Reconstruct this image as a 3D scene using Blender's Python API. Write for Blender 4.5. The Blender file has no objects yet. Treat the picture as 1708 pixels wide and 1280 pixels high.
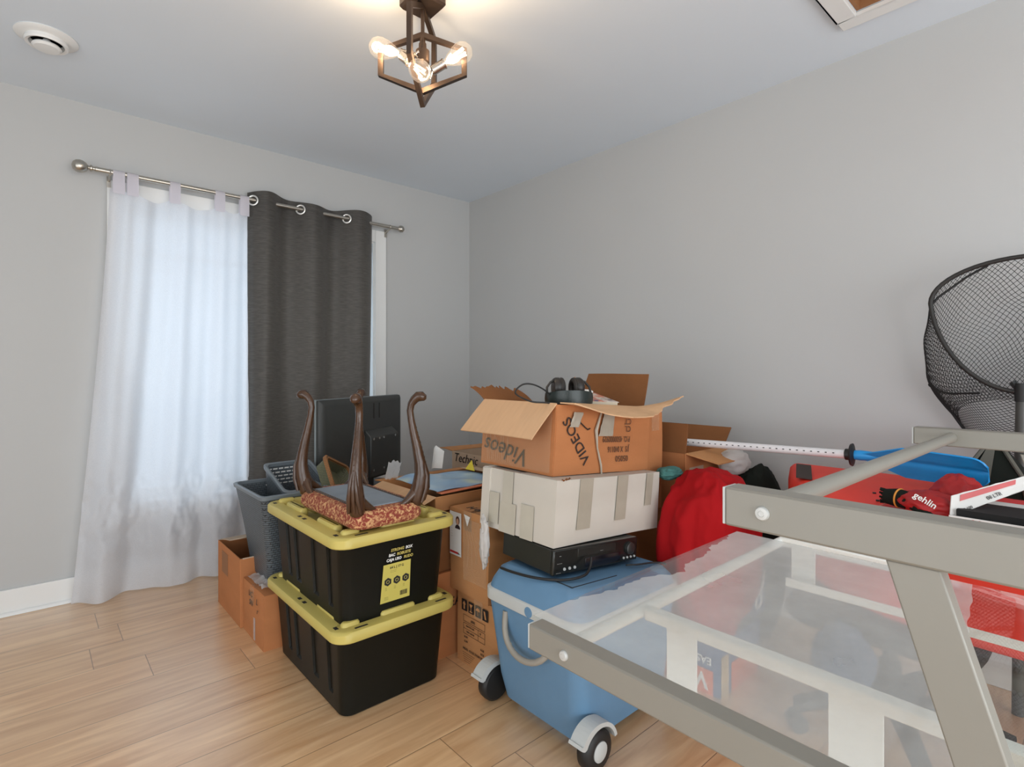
import bpy, bmesh, math, random
from mathutils import Vector, Matrix, Euler, noise
random.seed(7)
S = bpy.context.scene
COL = S.collection
PI = math.pi
R = math.radians

# ------------------------------------------------------------------ camera
EYE = 1.118
YAW = 41.594
cd = bpy.data.cameras.new('camera'); cam = bpy.data.objects.new('camera', cd); COL.objects.link(cam)
cam.location = (0, 0, EYE); cam.rotation_euler = (R(90), 0, R(-YAW))
cd.sensor_width = 36; cd.lens = 908 / 1708 * 36; cd.shift_y = -20 / 1708; cd.clip_start = .02
S.camera = cam
FW = Vector((math.sin(R(YAW)), math.cos(R(YAW)), 0)); RT = Vector((math.cos(R(YAW)), -math.sin(R(YAW)), 0)); UP = Vector((0, 0, 1))
# ------------------------------------------------------------------ world, lights, exposure
S.view_settings.view_transform = 'Standard'; S.view_settings.look = 'None'
S.view_settings.gamma = 1; S.view_settings.exposure = 0.14
w = bpy.data.worlds.new('sky'); S.world = w; w.use_nodes = True
wn = w.node_tree.nodes; wl = w.node_tree.links
bg = wn['Background']; bg.inputs[0].default_value = (.80, .90, 1, 1); bg.inputs[1].default_value = .85

def area(name, loc, rot, sx, sy, power, color):
    d = bpy.data.lights.new(name, 'AREA'); d.shape = 'RECTANGLE'; d.size = sx; d.size_y = sy; d.energy = power; d.color = color
    o = bpy.data.objects.new(name, d); COL.objects.link(o); o.location = loc; o.rotation_euler = rot
    return o
# added fill lamps behind and left of the camera; those walls have no openings
area('added_fill_back', (.3, -2.25, 1.20), (R(104), 0, 0), 3.4, 2.0, 108, (.90, .96, 1))
area('added_fill_left', (-1.85, .4, 1.20), (R(104), 0, R(-90)), 2.6, 2.0, 42, (.90, .96, 1))
# daylight through the curtained window
area('daylight_window', (1.06, 3.80, 1.3), (R(90), 0, R(180)), 1.5, 1.7, 7.8, (.76, .89, 1))

# ------------------------------------------------------------------ helpers
class M:
    """collects vertices and faces of ONE mesh"""
    def __init__(s): s.v = []; s.f = []; s.mi = []; s.cur = 0
    def add(s, vs, fs):
        b = len(s.v); s.v += [Vector(p) for p in vs]
        for f in fs: s.f.append([b + i for i in f]); s.mi.append(s.cur)
        return s
    def box(s, lo, hi, rot=None, piv=None):
        (a, b, c), (d, e, f) = lo, hi
        vs = [Vector(p) for p in ((a,b,c),(d,b,c),(d,e,c),(a,e,c),(a,b,f),(d,b,f),(d,e,f),(a,e,f))]
        if rot is not None:
            pv = Vector(piv) if piv else sum(vs, Vector()) / 8
            Q = Euler(rot).to_matrix(); vs = [pv + Q @ (p - pv) for p in vs]
        return s.add(vs, [(0,3,2,1),(4,5,6,7),(0,1,5,4),(1,2,6,5),(2,3,7,6),(3,0,4,7)])
    def taper(s, lo, hi, inset, n=4, r=.03):
        """box with rounded plan corners whose bottom is inset"""
        rings = []
        for k, ins in ((0, inset), (1, 0)):
            z = (lo[2], hi[2])[k]
            rings.append([(p[0], p[1], z) for p in rrect(lo[0]+ins, lo[1]+ins, hi[0]-ins, hi[1]-ins, r, n)])
        return s.loft(rings)
    def loft(s, rings, caps=True, closed=True):
        b = len(s.v); n = len(rings[0])
        for r_ in rings: s.v += [Vector(p) for p in r_]
        for k in range(len(rings) - 1):
            for i in range(n if closed else n - 1):
                j = (i + 1) % n
                s.f.append([b+k*n+i, b+k*n+j, b+(k+1)*n+j, b+(k+1)*n+i]); s.mi.append(s.cur)
        if caps:
            s.f.append([b + i for i in range(n)][::-1]); s.mi.append(s.cur)
            s.f.append([b + (len(rings)-1)*n + i for i in range(n)]); s.mi.append(s.cur)
        return s
    def tube(s, pts, r, n=12, caps=True, flat=None):
        """tube along a path; r a number or one per point; flat=(a,b) makes it a rectangle section"""
        pts = [Vector(p) for p in pts]; rs = r if isinstance(r, (list, tuple)) else [r]*len(pts)
        t0 = (pts[1]-pts[0]).normalized()
        u = t0.orthogonal().normalized() if abs(t0.z) > .99 else t0.cross(UP).normalized()
        rings = []
        for i, p in enumerate(pts):
            t = ((pts[min(i+1, len(pts)-1)] - p).normalized() + (p - pts[max(i-1, 0)]).normalized())
            t = t.normalized() if t.length > 1e-6 else t0
            u = (u - t * u.dot(t)).normalized(); v = t.cross(u)
            if flat:
                a, b = flat; rings.append([p+u*a+v*b, p-u*a+v*b, p-u*a-v*b, p+u*a-v*b])
            else:
                rings.append([p + (u*math.cos(2*PI*k/n) + v*math.sin(2*PI*k/n))*rs[i] for k in range(n)])
        return s.loft(rings, caps)
    def lathe(s, prof, c, ax=(0,0,1), n=24, caps=True):
        ax = Vector(ax).normalized(); u = ax.orthogonal().normalized(); v = ax.cross(u); c = Vector(c)
        return s.loft([[c + ax*h + (u*math.cos(2*PI*k/n)+v*math.sin(2*PI*k/n))*max(r_, 1e-4) for k in range(n)] for r_, h in prof], caps)
    def torus(s, c, ax, R_, r, n=28, m=8):
        ax = Vector(ax).normalized(); u = ax.orthogonal().normalized(); v = ax.cross(u); c = Vector(c); b = len(s.v)
        for i in range(n):
            d = u*math.cos(2*PI*i/n)+v*math.sin(2*PI*i/n)
            for j in range(m): s.v.append(c + d*(R_ + r*math.cos(2*PI*j/m)) + ax*r*math.sin(2*PI*j/m))
        for i in range(n):
            for j in range(m):
                s.f.append([b+i*m+j, b+((i+1)%n)*m+j, b+((i+1)%n)*m+(j+1)%m, b+i*m+(j+1)%m]); s.mi.append(s.cur)
        return s
    def grid(s, fn, nu, nv):
        b = len(s.v)
        for i in range(nu+1):
            for j in range(nv+1): s.v.append(Vector(fn(i/nu, j/nv)))
        for i in range(nu):
            for j in range(nv):
                a = b+i*(nv+1)+j; s.f.append([a, a+nv+1, a+nv+2, a+1]); s.mi.append(s.cur)
        return s
    def sheet(s, fn, nu, nv, t, nrm=None):
        """a grid with real thickness t"""
        P = [[Vector(fn(i/nu, j/nv)) for j in range(nv+1)] for i in range(nu+1)]
        b = len(s.v); N = (nu+1)*(nv+1); top = []; bot = []
        for i in range(nu+1):
            for j in range(nv+1):
                du = P[min(i+1,nu)][j]-P[max(i-1,0)][j]; dv = P[i][min(j+1,nv)]-P[i][max(j-1,0)]
                n_ = du.cross(dv); n_ = n_.normalized() if n_.length > 1e-9 else UP
                top.append(P[i][j]+n_*t/2); bot.append(P[i][j]-n_*t/2)
        s.v += top + bot; ix = lambda i, j: b+i*(nv+1)+j
        fs = []
        for i in range(nu):
            for j in range(nv):
                q = [ix(i,j), ix(i+1,j), ix(i+1,j+1), ix(i,j+1)]; fs.append(q); fs.append([k+N for k in q[::-1]])
        for i in range(nu):
            for j in (0, nv): fs.append([ix(i,j), ix(i+1,j), ix(i+1,j)+N, ix(i,j)+N])
        for j in range(nv):
            for i in (0, nu): fs.append([ix(i,j), ix(i,j+1), ix(i,j+1)+N, ix(i,j)+N])
        for f in fs: s.f.append(f); s.mi.append(s.cur)
        return s
    def prism(s, poly, d):
        """polygon (3-D points) pushed along vector d"""
        poly = [Vector(p) for p in poly]; d = Vector(d)
        return s.loft([poly, [p + d for p in poly]])
    def blob(s, c, rad, seed, amp=.18, freq=2.2, nu=56, nv=36, zmin=None, pw=1.0, stretch=(1,1,1)):
        """a crumpled heap of cloth"""
        c = Vector(c); b = len(s.v)
        for j in range(nv+1):
            th = PI*j/nv
            for i in range(nu):
                ph = 2*PI*i/nu
                d = Vector((math.sin(th)*math.cos(ph), math.sin(th)*math.sin(ph), math.cos(th)))
                q = Vector((d.x*stretch[0], d.y*stretch[1], d.z*stretch[2]))*freq + Vector((seed*3.1, seed*1.7, seed))
                n1 = 1-abs(noise.noise(q))*2; n2 = 1-abs(noise.noise(q*2.1))*2; n3 = noise.noise(q*.6)
                k = 1 + amp*(.6*n1+.3*n2+.7*n3)
                dd = Vector([math.copysign(abs(x)**pw, x) for x in d])
                p = c + Vector((dd.x*rad[0], dd.y*rad[1], dd.z*rad[2]))*k
                if zmin is not None and p.z < zmin: p.z = zmin
                s.v.append(p)
        for j in range(nv):
            for i in range(nu):
                s.f.append([b+j*nu+i, b+(j+1)*nu+i, b+(j+1)*nu+(i+1)%nu, b+j*nu+(i+1)%nu]); s.mi.append(s.cur)
        return s

def rrect(x0, y0, x1, y1, r, n=4):
    out = []
    for cx, cy, a0 in ((x1-r, y1-r, 0), (x0+r, y1-r, 90), (x0+r, y0+r, 180), (x1-r, y0+r, 270)):
        for k in range(n+1):
            a = R(a0 + 90*k/n); out.append((cx+r*math.cos(a), cy+r*math.sin(a)))
    return out

def mat_of(o):
    m = Matrix.LocRotScale(o.location, o.rotation_euler, o.scale)
    return mat_of(o.parent) @ m if o.parent else m

def tag(o, label=None, cat=None, group=None, kind=None):
    if label: o['label'] = label
    if cat: o['category'] = cat
    if group: o['group'] = group
    if kind: o['kind'] = kind
    return o

def obj(name, m, mats, parent=None, local=False, bevel=0, smooth=35, seg=2, sub=0):
    """link the collected mesh as ONE object; world coordinates unless local"""
    me = bpy.data.meshes.new(name); vs = m.v
    mats = mats if isinstance(mats, (list, tuple)) else [mats]
    o = bpy.data.objects.new(name, me); COL.objects.link(o)
    if parent:
        o.parent = parent
        if not local:
            inv = mat_of(parent).inverted(); vs = [inv @ p for p in vs]
    elif not local:
        xs = [p.x for p in vs]; ys = [p.y for p in vs]; zs = [p.z for p in vs]
        c = Vector(((min(xs)+max(xs))/2, (min(ys)+max(ys))/2, min(zs))); o.location = c; vs = [p - c for p in vs]
    me.from_pydata([tuple(p) for p in vs], [], m.f)
    for i, k in enumerate(m.mi): me.polygons[i].material_index = k
    bm = bmesh.new(); bm.from_mesh(me); bmesh.ops.remove_doubles(bm, verts=bm.verts, dist=1e-6)
    bmesh.ops.recalc_face_normals(bm, faces=bm.faces); bm.to_mesh(me); bm.free()
    for q in mats: me.materials.append(q)
    if smooth:
        me.shade_smooth(); me.set_sharp_from_angle(angle=R(smooth))
    if bevel:
        b = o.modifiers.new('bevel', 'BEVEL'); b.width = bevel; b.segments = seg; b.limit_method = 'ANGLE'; b.angle_limit = R(40)
    if sub:
        b = o.modifiers.new('subdivision', 'SUBSURF'); b.levels = sub; b.render_levels = sub
    return o

def thing(name, label, cat, loc=(0,0,0), rot=(0,0,0), group=None):
    o = bpy.data.objects.new(name, None); COL.objects.link(o); o.empty_display_size = .05
    o.location = loc; o.rotation_euler = rot
    return tag(o, label, cat, group)

def struct(name, m, mats, parent=None, **k):
    o = obj(name, m, mats, parent, **k)
    if not parent: o['kind'] = 'structure'
    return o

def text(name, body, size, origin, xd, yd, mt, parent, local=False, off=.0012, shear=0, align='LEFT', bold=0, sx=1.0):
    """real lettering: font outlines laid on a surface at origin, reading along xd with up yd"""
    cu = bpy.data.curves.new('lettering', 'FONT'); cu.body = body; cu.size = size; cu.shear = shear; cu.align_x = align; cu.offset = bold*size
    cu.resolution_u = 3; cu.extrude = .0004
    t = bpy.data.objects.new('lettering', cu); COL.objects.link(t)
    dg = bpy.context.evaluated_depsgraph_get(); me = bpy.data.meshes.new_from_object(t.evaluated_get(dg))
    bpy.data.objects.remove(t); bpy.data.curves.remove(cu)
    xd = Vector(xd).normalized(); yd = Vector(yd); yd = (yd - xd*yd.dot(xd)).normalized(); nn = xd.cross(yd); og = Vector(origin)
    m = M(); m.add([og + xd*v.co.x*sx + yd*v.co.y + nn*(off+v.co.z) for v in me.vertices], [tuple(p.vertices) for p in me.polygons])
    bpy.data.meshes.remove(me)
    return obj(name, m, mt, parent, local=local, smooth=0)

# ------------------------------------------------------------------ materials
def nodes(name):
    m = bpy.data.materials.new(name); m.use_nodes = True; nt = m.node_tree
    return m, nt.nodes, nt.links, nt.nodes['Principled BSDF']
def lin(r, g, b):
    f = lambda c: (c/255/12.92) if c/255 <= .04045 else ((c/255+.055)/1.055)**2.4
    return (f(r), f(g), f(b), 1)
def mat(name, col, rough=.6, metal=0, var=.06, scale=8, bump=0, bscale=60, spec=.5, stretch=(1,1,1), trans=0, sheen=0, emit=None):
    m, n, l, b = nodes(name)
    tc = n.new('ShaderNodeTexCoord'); mp = n.new('ShaderNodeMapping'); mp.inputs['Scale'].default_value = stretch
    l.new(tc.outputs['Object'], mp.inputs[0])
    nz = n.new('ShaderNodeTexNoise'); nz.inputs['Scale'].default_value = scale; nz.inputs['Detail'].default_value = 5
    l.new(mp.outputs[0], nz.inputs['Vector'])
    mx = n.new('ShaderNodeMix'); mx.data_type = 'RGBA'
    c = Vector(col[:3]); mx.inputs[6].default_value = (*(c*(1-var*2)), 1); mx.inputs[7].default_value = (*[min(1, x) for x in c*(1+var*2)], 1)
    l.new(nz.outputs[0], mx.inputs[0]); l.new(mx.outputs[2], b.inputs['Base Color'])
    b.inputs['Roughness'].default_value = rough; b.inputs['Metallic'].default_value = metal; b.inputs['Specular IOR Level'].default_value = spec
    if sheen: b.inputs['Sheen Weight'].default_value = sheen
    if bump:
        n2 = n.new('ShaderNodeTexNoise'); n2.inputs['Scale'].default_value = bscale; n2.inputs['Detail'].default_value = 4
        l.new(mp.outputs[0], n2.inputs['Vector'])
        bp = n.new('ShaderNodeBump'); bp.inputs['Strength'].default_value = bump; bp.inputs['Distance'].default_value = .004
        l.new(n2.outputs[0], bp.inputs['Height']); l.new(bp.outputs[0], b.inputs['Normal'])
    return m

WALL = mat('wall_paint', lin(190,190,189), .75, var=.008, scale=3, bump=.05, bscale=300, spec=.3)
CEIL = mat('ceiling_paint', lin(222,230,238), .85, var=.008, scale=3, spec=.2)
TRIM = mat('white_trim_paint', lin(232,232,230), .45, var=.01)
NICKEL = mat('brushed_nickel', (.50,.47,.42,1), .33, 1, var=.05, scale=40)
BRONZE = mat('dark_bronze', (.075,.052,.040,1), .38, .75, var=.1, scale=20)
CHROME = mat('chrome', (.75,.74,.72,1), .15, 1, var=.02)
SATIN = mat('satin_nickel_socket', (.55,.50,.45,1), .25, 1, var=.03)
BLKPLASTIC = mat('black_plastic', (.006,.006,.004,1), .42, var=.08, scale=30, bump=.05, bscale=400, spec=.22)
TVBLK = mat('television_black_plastic', (.035,.037,.035,1), .42, var=.06, scale=20)
YELLOW = mat('yellow_plastic', lin(196,178,96), .45, var=.03, scale=12, bump=.03, bscale=200)
YLABEL = mat('yellow_label', lin(200,186,92), .5, var=.02)
WHITEP = mat('white_paper', lin(232,230,226), .6, var=.02, scale=20)
INK = mat('black_ink', (.015,.013,.012,1), .6, var=.05)
MARKER = mat('black_marker', (.03,.025,.022,1), .5, var=.05)
BROWNINK = mat('faded_printing_ink', (.11,.055,.03,1), .7, var=.05)
CARD = mat('brown_cardboard', lin(188,134,88), .8, var=.09, scale=6, bump=.12, bscale=90, spec=.2, stretch=(1,1,3))
CARD2 = mat('orange_brown_cardboard', lin(186,122,78), .8, var=.08, scale=5, bump=.12, bscale=80, spec=.2, stretch=(1,1,3))
CARDIN = mat('pale_cardboard', lin(206,166,128), .85, var=.05, scale=9, bump=.1, bscale=70, spec=.2, stretch=(1,6,1))
CARDDARK = mat('dark_brown_cardboard', lin(132,86,52), .85, var=.12, scale=7, bump=.2, bscale=50, spec=.2)
CARDGREY = mat('grey_brown_cardboard', lin(188,165,142), .85, var=.05, scale=9, bump=.1, bscale=70, spec=.2)
CARDWHITE = mat('white_cardboard', lin(202,195,184), .6, var=.035, scale=5, bump=.08, bscale=60, spec=.3)
GREYTAPE = mat('grey_packing_tape', lin(170,162,146), .4, var=.08, scale=14)
PALETAPE = mat('pale_packing_tape', lin(188,182,168), .35, var=.05, scale=14)
BLUEC = mat('blue_cooler_plastic', lin(98,136,168), .5, var=.05, scale=10, bump=.08, bscale=350)
GREYP = mat('light_grey_plastic', lin(190,192,190), .45, var=.03)
TAUPE = mat('taupe_handle_plastic', lin(150,144,134), .5, var=.04)
RUBBER = mat('black_rubber', (.012,.012,.012,1), .5, var=.1, scale=40)
RED = mat('red_cloth', lin(160,14,20), .85, var=.16, scale=5, bump=.2, bscale=25, spec=.2)
REDV = mat('red_vinyl', lin(238,60,42), .55, var=.07, scale=4, bump=.12, bscale=14)
REDG = mat('dark_red_nylon', lin(172,28,30), .6, var=.14, scale=8, bump=.25, bscale=30)
BLACKC = mat('black_cloth', (.012,.015,.012,1), .9, var=.3, scale=6, bump=.3, bscale=30, spec=.15)
TEAL = mat('teal_cloth', lin(74,128,122), .85, var=.3, scale=14, bump=.2, bscale=40)
DENIM = mat('blue_denim', lin(72,86,108), .9, var=.22, scale=8, bump=.3, bscale=60)
BLUEBLADE = mat('blue_paddle_plastic', lin(26,146,216), .38, var=.12, scale=7, bump=.06, bscale=30, stretch=(2,1,4))
SHAFT = mat('white_paddle_shaft', lin(226,224,226), .4, var=.03, scale=20)
WOODLEG = mat('dark_carved_wood', (.058,.026,.012,1), .24, var=.32, scale=14, bump=.25, bscale=45, stretch=(3,3,1))
PANEL = mat('desk_grey_enamel', lin(138,134,125), .42, metal=.1, var=.03, scale=5, bump=.04, bscale=60)
WHITEM = mat('desk_white_enamel', lin(236,236,232), .4, var=.015)
BLUEPRINT = mat('blue_printed_card', lin(38,78,128), .5, var=.12, scale=12)
ORANGEPRINT = mat('orange_printed_card', lin(226,92,40), .5, var=.06, scale=12)
PHOTOTAN = mat('tan_print', lin(190,160,120), .5, var=.25, scale=25)
NETM = mat('black_net_cord', (.012,.012,.012,1), .7, var=.1)

def translucent(name, col, alpha, transl, rough=.6, weave=0, wscale=900):
    m, n, l, b = nodes(name); out = n['Material Output']
    b.inputs['Base Color'].default_value = col; b.inputs['Roughness'].default_value = rough; b.inputs['Specular IOR Level'].default_value = .2
    tr = n.new('ShaderNodeBsdfTranslucent'); tr.inputs[0].default_value = col
    tp = n.new('ShaderNodeBsdfTransparent')
    m1 = n.new('ShaderNodeMixShader'); m1.inputs[0].default_value = transl; l.new(b.outputs[0], m1.inputs[1]); l.new(tr.outputs[0], m1.inputs[2])
    m2 = n.new('ShaderNodeMixShader'); m2.inputs[0].default_value = alpha; l.new(tp.outputs[0], m2.inputs[1]); l.new(m1.outputs[0], m2.inputs[2])
    if weave:
        tc = n.new('ShaderNodeTexCoord'); mp = n.new('ShaderNodeMapping'); mp.inputs['Scale'].default_value = (1, 1, 4)
        nz = n.new('ShaderNodeTexNoise'); nz.inputs['Scale'].default_value = wscale; nz.inputs['Detail'].default_value = 3
        l.new(tc.outputs['Object'], mp.inputs[0]); l.new(mp.outputs[0], nz.inputs['Vector'])
        mr = n.new('ShaderNodeMapRange'); mr.inputs[3].default_value = alpha-weave; mr.inputs[4].default_value = min(1, alpha+weave)
        mr.inputs[1].default_value = .3; mr.inputs[2].default_value = .7
        l.new(nz.outputs[0], mr.inputs[0]); l.new(mr.outputs[0], m2.inputs[0])
    l.new(m2.outputs[0], out.inputs[0])
    return m
SHEER = translucent('sheer_white_voile', lin(236,237,241), .90, .47, weave=.07, wscale=260)
TABM = translucent('sheer_tab_voile', lin(226,222,230), .95, .35)
BAGP = translucent('white_plastic_bag', lin(228,225,222), .85, .35, .35)
CLEARP = translucent('clear_plastic_film', lin(235,236,236), .38, .3, .12)
CLEART = translucent('clear_packing_tape', lin(225,205,175), .09, .1, .15)

def emitter(name, col, strength):
    m = bpy.data.materials.new(name); m.use_nodes = True; n = m.node_tree.nodes; n.remove(n['Principled BSDF'])
    e = n.new('ShaderNodeEmission'); e.inputs[0].default_value = col; e.inputs[1].default_value = strength
    m.node_tree.links.new(e.outputs[0], n['Material Output'].inputs[0]); return m
FILAMENT = emitter('glowing_filament', (1, .86, .62, 1), 3.2)

def thin_glass(name, col, refl, tint, haze=0, hazecol=(1,1,1,1), rough=.02, glow=0):
    m, n, l, b = nodes(name); n.remove(b); out = n['Material Output']
    tp = n.new('ShaderNodeBsdfTransparent'); tp.inputs[0].default_value = tint
    gl = n.new('ShaderNodeBsdfGlossy'); gl.inputs[0].default_value = col; gl.inputs['Roughness'].default_value = rough
    fr = n.new('ShaderNodeLayerWeight'); fr.inputs[0].default_value = .5
    pw = n.new('ShaderNodeMath'); pw.operation = 'POWER'; pw.inputs[1].default_value = 5; l.new(fr.outputs['Facing'], pw.inputs[0])
    mu = n.new('ShaderNodeMath'); mu.operation = 'MULTIPLY_ADD'; mu.inputs[1].default_value = .9; mu.inputs[2].default_value = .04 + refl; mu.use_clamp = True
    l.new(pw.outputs[0], mu.inputs[0])
    ms = n.new('ShaderNodeMixShader'); l.new(mu.outputs[0], ms.inputs[0]); l.new(tp.outputs[0], ms.inputs[1]); l.new(gl.outputs[0], ms.inputs[2])
    last = ms
    if haze:
        df = n.new('ShaderNodeBsdfDiffuse'); df.inputs[0].default_value = hazecol
        tc = n.new('ShaderNodeTexCoord'); nz = n.new('ShaderNodeTexNoise'); nz.inputs['Scale'].default_value = 7; nz.inputs['Detail'].default_value = 5
        l.new(tc.outputs['Object'], nz.inputs['Vector'])
        mr = n.new('ShaderNodeMapRange'); mr.inputs[1].default_value = .3; mr.inputs[2].default_value = .7; mr.inputs[3].default_value = haze*.85; mr.inputs[4].default_value = haze*1.15
        l.new(nz.outputs[0], mr.inputs[0])
        m3 = n.new('ShaderNodeMixShader'); l.new(mr.outputs[0], m3.inputs[0]); l.new(ms.outputs[0], m3.inputs[1]); l.new(df.outputs[0], m3.inputs[2]); last = m3
    if glow:
        em = n.new('ShaderNodeEmission'); em.inputs[0].default_value = (1,.84,.66,1); em.inputs[1].default_value = glow
        ad = n.new('ShaderNodeAddShader'); l.new(last.outputs[0], ad.inputs[0]); l.new(em.outputs[0], ad.inputs[1]); last = ad
    l.new(last.outputs[0], out.inputs[0]); return m
PANE = thin_glass('window_glass', (1,1,1,1), 0, (.95,.98,1,1))
DESKGLASS = thin_glass('clear_desk_glass', (1,1,1,1), .02, (.95,.965,.955,1))
FILM = thin_glass('reflection_haze_film', (1,1,1,1), 0, (1,1,1,1), .33, (.86,.86,.84,1), .15)  # diffuse haze put in for the bright ceiling reflected in the glass
BULB = thin_glass('clear_amber_bulb_glass', (1,.95,.88,1), .06, (1,.96,.90,1), glow=.13)

def floor_mat():
    m, n, l, b = nodes('oak_laminate')
    tc = n.new('ShaderNodeTexCoord'); sx = n.new('ShaderNodeSeparateXYZ'); l.new(tc.outputs['Object'], sx.inputs[0])
    def mth(op, a, c=None, d=None):
        k = n.new('ShaderNodeMath'); k.operation = op
        for i, q in enumerate((a, c, d)):
            if q is None: continue
            if isinstance(q, (int, float)): k.inputs[i].default_value = q
            else: l.new(q, k.inputs[i])
        return k.outputs[0]
    H = .197; Wd = 1.28
    yv = mth('DIVIDE', mth('ADD', sx.outputs[1], -2.765+.197*40), H); row = mth('FLOOR', yv); fy = mth('FRACT', yv)
    wn_ = n.new('ShaderNodeTexWhiteNoise'); wn_.noise_dimensions = '1D'; l.new(row, wn_.inputs['W'])
    xv = mth('DIVIDE', mth('ADD', mth('ADD', sx.outputs[0], 20), mth('MULTIPLY', wn_.outputs['Value'], Wd)), Wd); colm = mth('FLOOR', xv); fx = mth('FRACT', xv)
    def edge(f, wdt): return mth('MINIMUM', mth('DIVIDE', f, wdt), mth('DIVIDE', mth('SUBTRACT', 1, f), wdt))
    gap = mth('MINIMUM', mth('MINIMUM', edge(fy, .010), edge(fx, .0016)), 1.0)
    cb = n.new('ShaderNodeCombineXYZ'); l.new(row, cb.inputs[0]); l.new(colm, cb.inputs[1])
    w2 = n.new('ShaderNodeTexWhiteNoise'); w2.noise_dimensions = '2D'; l.new(cb.outputs[0], w2.inputs['Vector'])
    mp = n.new('ShaderNodeMapping'); mp.inputs['Scale'].default_value = (1.6, 16, 1); l.new(tc.outputs['Object'], mp.inputs[0])
    va = n.new('ShaderNodeVectorMath'); va.operation = 'ADD'; l.new(mp.outputs[0], va.inputs[0]); l.new(w2.outputs['Color'], va.inputs[1])
    vs_ = n.new('ShaderNodeVectorMath'); vs_.operation = 'MULTIPLY_ADD'; vs_.inputs[1].default_value = (9,9,9); l.new(w2.outputs['Color'], vs_.inputs[0]); l.new(mp.outputs[0], vs_.inputs[2])
    nz = n.new('ShaderNodeTexNoise'); nz.inputs['Scale'].default_value = 1.6; nz.inputs['Detail'].default_value = 7; nz.inputs['Distortion'].default_value = .8; l.new(vs_.outputs[0], nz.inputs['Vector'])
    cr = n.new('ShaderNodeValToRGB'); cr.color_ramp.elements[0].position = .3; cr.color_ramp.elements[0].color = lin(202,154,108)
    cr.color_ramp.elements[1].position = .72; cr.color_ramp.elements[1].color = lin(236,196,150); l.new(nz.outputs[0], cr.inputs[0])
    hs = n.new('ShaderNodeHueSaturation'); l.new(cr.outputs[0], hs.inputs['Color']); l.new(mth('MULTIPLY_ADD', w2.outputs['Value'], .12, .94), hs.inputs['Value'])
    mx = n.new('ShaderNodeMix'); mx.data_type = 'RGBA'; l.new(gap, mx.inputs[0]); mx.inputs[6].default_value = lin(112,76,48); l.new(hs.outputs[0], mx.inputs[7])
    l.new(mx.outputs[2], b.inputs['Base Color']); b.inputs['Roughness'].default_value = .34; b.inputs['Specular IOR Level'].default_value = .8; b.inputs['Coat Weight'].default_value = 1.0; b.inputs['Coat Roughness'].default_value = .30; b.inputs['Coat IOR'].default_value = 1.65
    bp = n.new('ShaderNodeBump'); bp.inputs['Strength'].default_value = .25; bp.inputs['Distance'].default_value = .002; l.new(gap, bp.inputs['Height']); l.new(bp.outputs[0], b.inputs['Normal'])
    return m
FLOORM = floor_mat()

def weave_mat(name, c0, c1, sc, rough=.5, axis=(1,1,1)):
    m, n, l, b = nodes(name)
    tc = n.new('ShaderNodeTexCoord'); mp = n.new('ShaderNodeMapping'); mp.inputs['Scale'].default_value = axis; l.new(tc.outputs['Object'], mp.inputs[0])
    bt = n.new('ShaderNodeTexBrick'); bt.inputs['Scale'].default_value = sc; bt.inputs['Color1'].default_value = c0; bt.inputs['Color2'].default_value = tuple(x*.85 for x in c0[:3])+(1,)
    bt.inputs['Mortar'].default_value = c1; bt.inputs['Mortar Size'].default_value = .035; bt.inputs['Brick Width'].default_value = .6; bt.inputs['Row Height'].default_value = .3; bt.inputs['Mortar Smooth'].default_value = .6
    sp = n.new('ShaderNodeSeparateXYZ'); l.new(mp.outputs[0], sp.inputs[0]); ad = n.new('ShaderNodeMath'); l.new(sp.outputs[0], ad.inputs[0]); l.new(sp.outputs[1], ad.inputs[1])
    cb = n.new('ShaderNodeCombineXYZ'); l.new(ad.outputs[0], cb.inputs[0]); l.new(sp.outputs[2], cb.inputs[1]); l.new(cb.outputs[0], bt.inputs['Vector'])
    l.new(bt.outputs[0], b.inputs['Base Color']); b.inputs['Roughness'].default_value = rough
    bp = n.new('ShaderNodeBump'); bp.inputs['Strength'].default_value = .8; bp.inputs['Distance'].default_value = .004; bp.invert = True
    l.new(bt.outputs['Fac'], bp.inputs['Height']); l.new(bp.outputs[0], b.inputs['Normal']); return m
GREYWEAVE = weave_mat('grey_woven_plastic', lin(92,100,106), (.02,.022,.025,1), 32, .42)
WICKER = weave_mat('brown_wicker', lin(164,112,66), (.06,.035,.015,1), 50, .6)
WICKERIN = weave_mat('green_grey_wicker', lin(112,112,84), (.02,.025,.02,1), 45, .6)

def tapestry_mat():
    m, n, l, b = nodes('burgundy_tapestry')
    tc = n.new('ShaderNodeTexCoord'); nz = n.new('ShaderNodeTexNoise'); nz.inputs['Scale'].default_value = 72; nz.inputs['Detail'].default_value = 3; nz.inputs['Distortion'].default_value = 1.6
    l.new(tc.outputs['Object'], nz.inputs['Vector'])
    cr = n.new('ShaderNodeValToRGB'); cr.color_ramp.elements[0].position = .47; cr.color_ramp.elements[0].color = lin(132,56,42); cr.color_ramp.elements[1].position = .63; cr.color_ramp.elements[1].color = lin(206,160,112)
    l.new(nz.outputs[0], cr.inputs[0]); l.new(cr.outputs[0], b.inputs['Base Color']); b.inputs['Roughness'].default_value = .9
    bp = n.new('ShaderNodeBump'); bp.inputs['Strength'].default_value = .5; bp.inputs['Distance'].default_value = .004; l.new(nz.outputs[0], bp.inputs['Height']); l.new(bp.outputs[0], b.inputs['Normal']); return m
TAPESTRY = tapestry_mat()
DUSTCLOTH = mat('grey_dust_cover_cloth', lin(130,140,150), .8, var=.14, scale=9, bump=.1, bscale=120)

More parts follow.
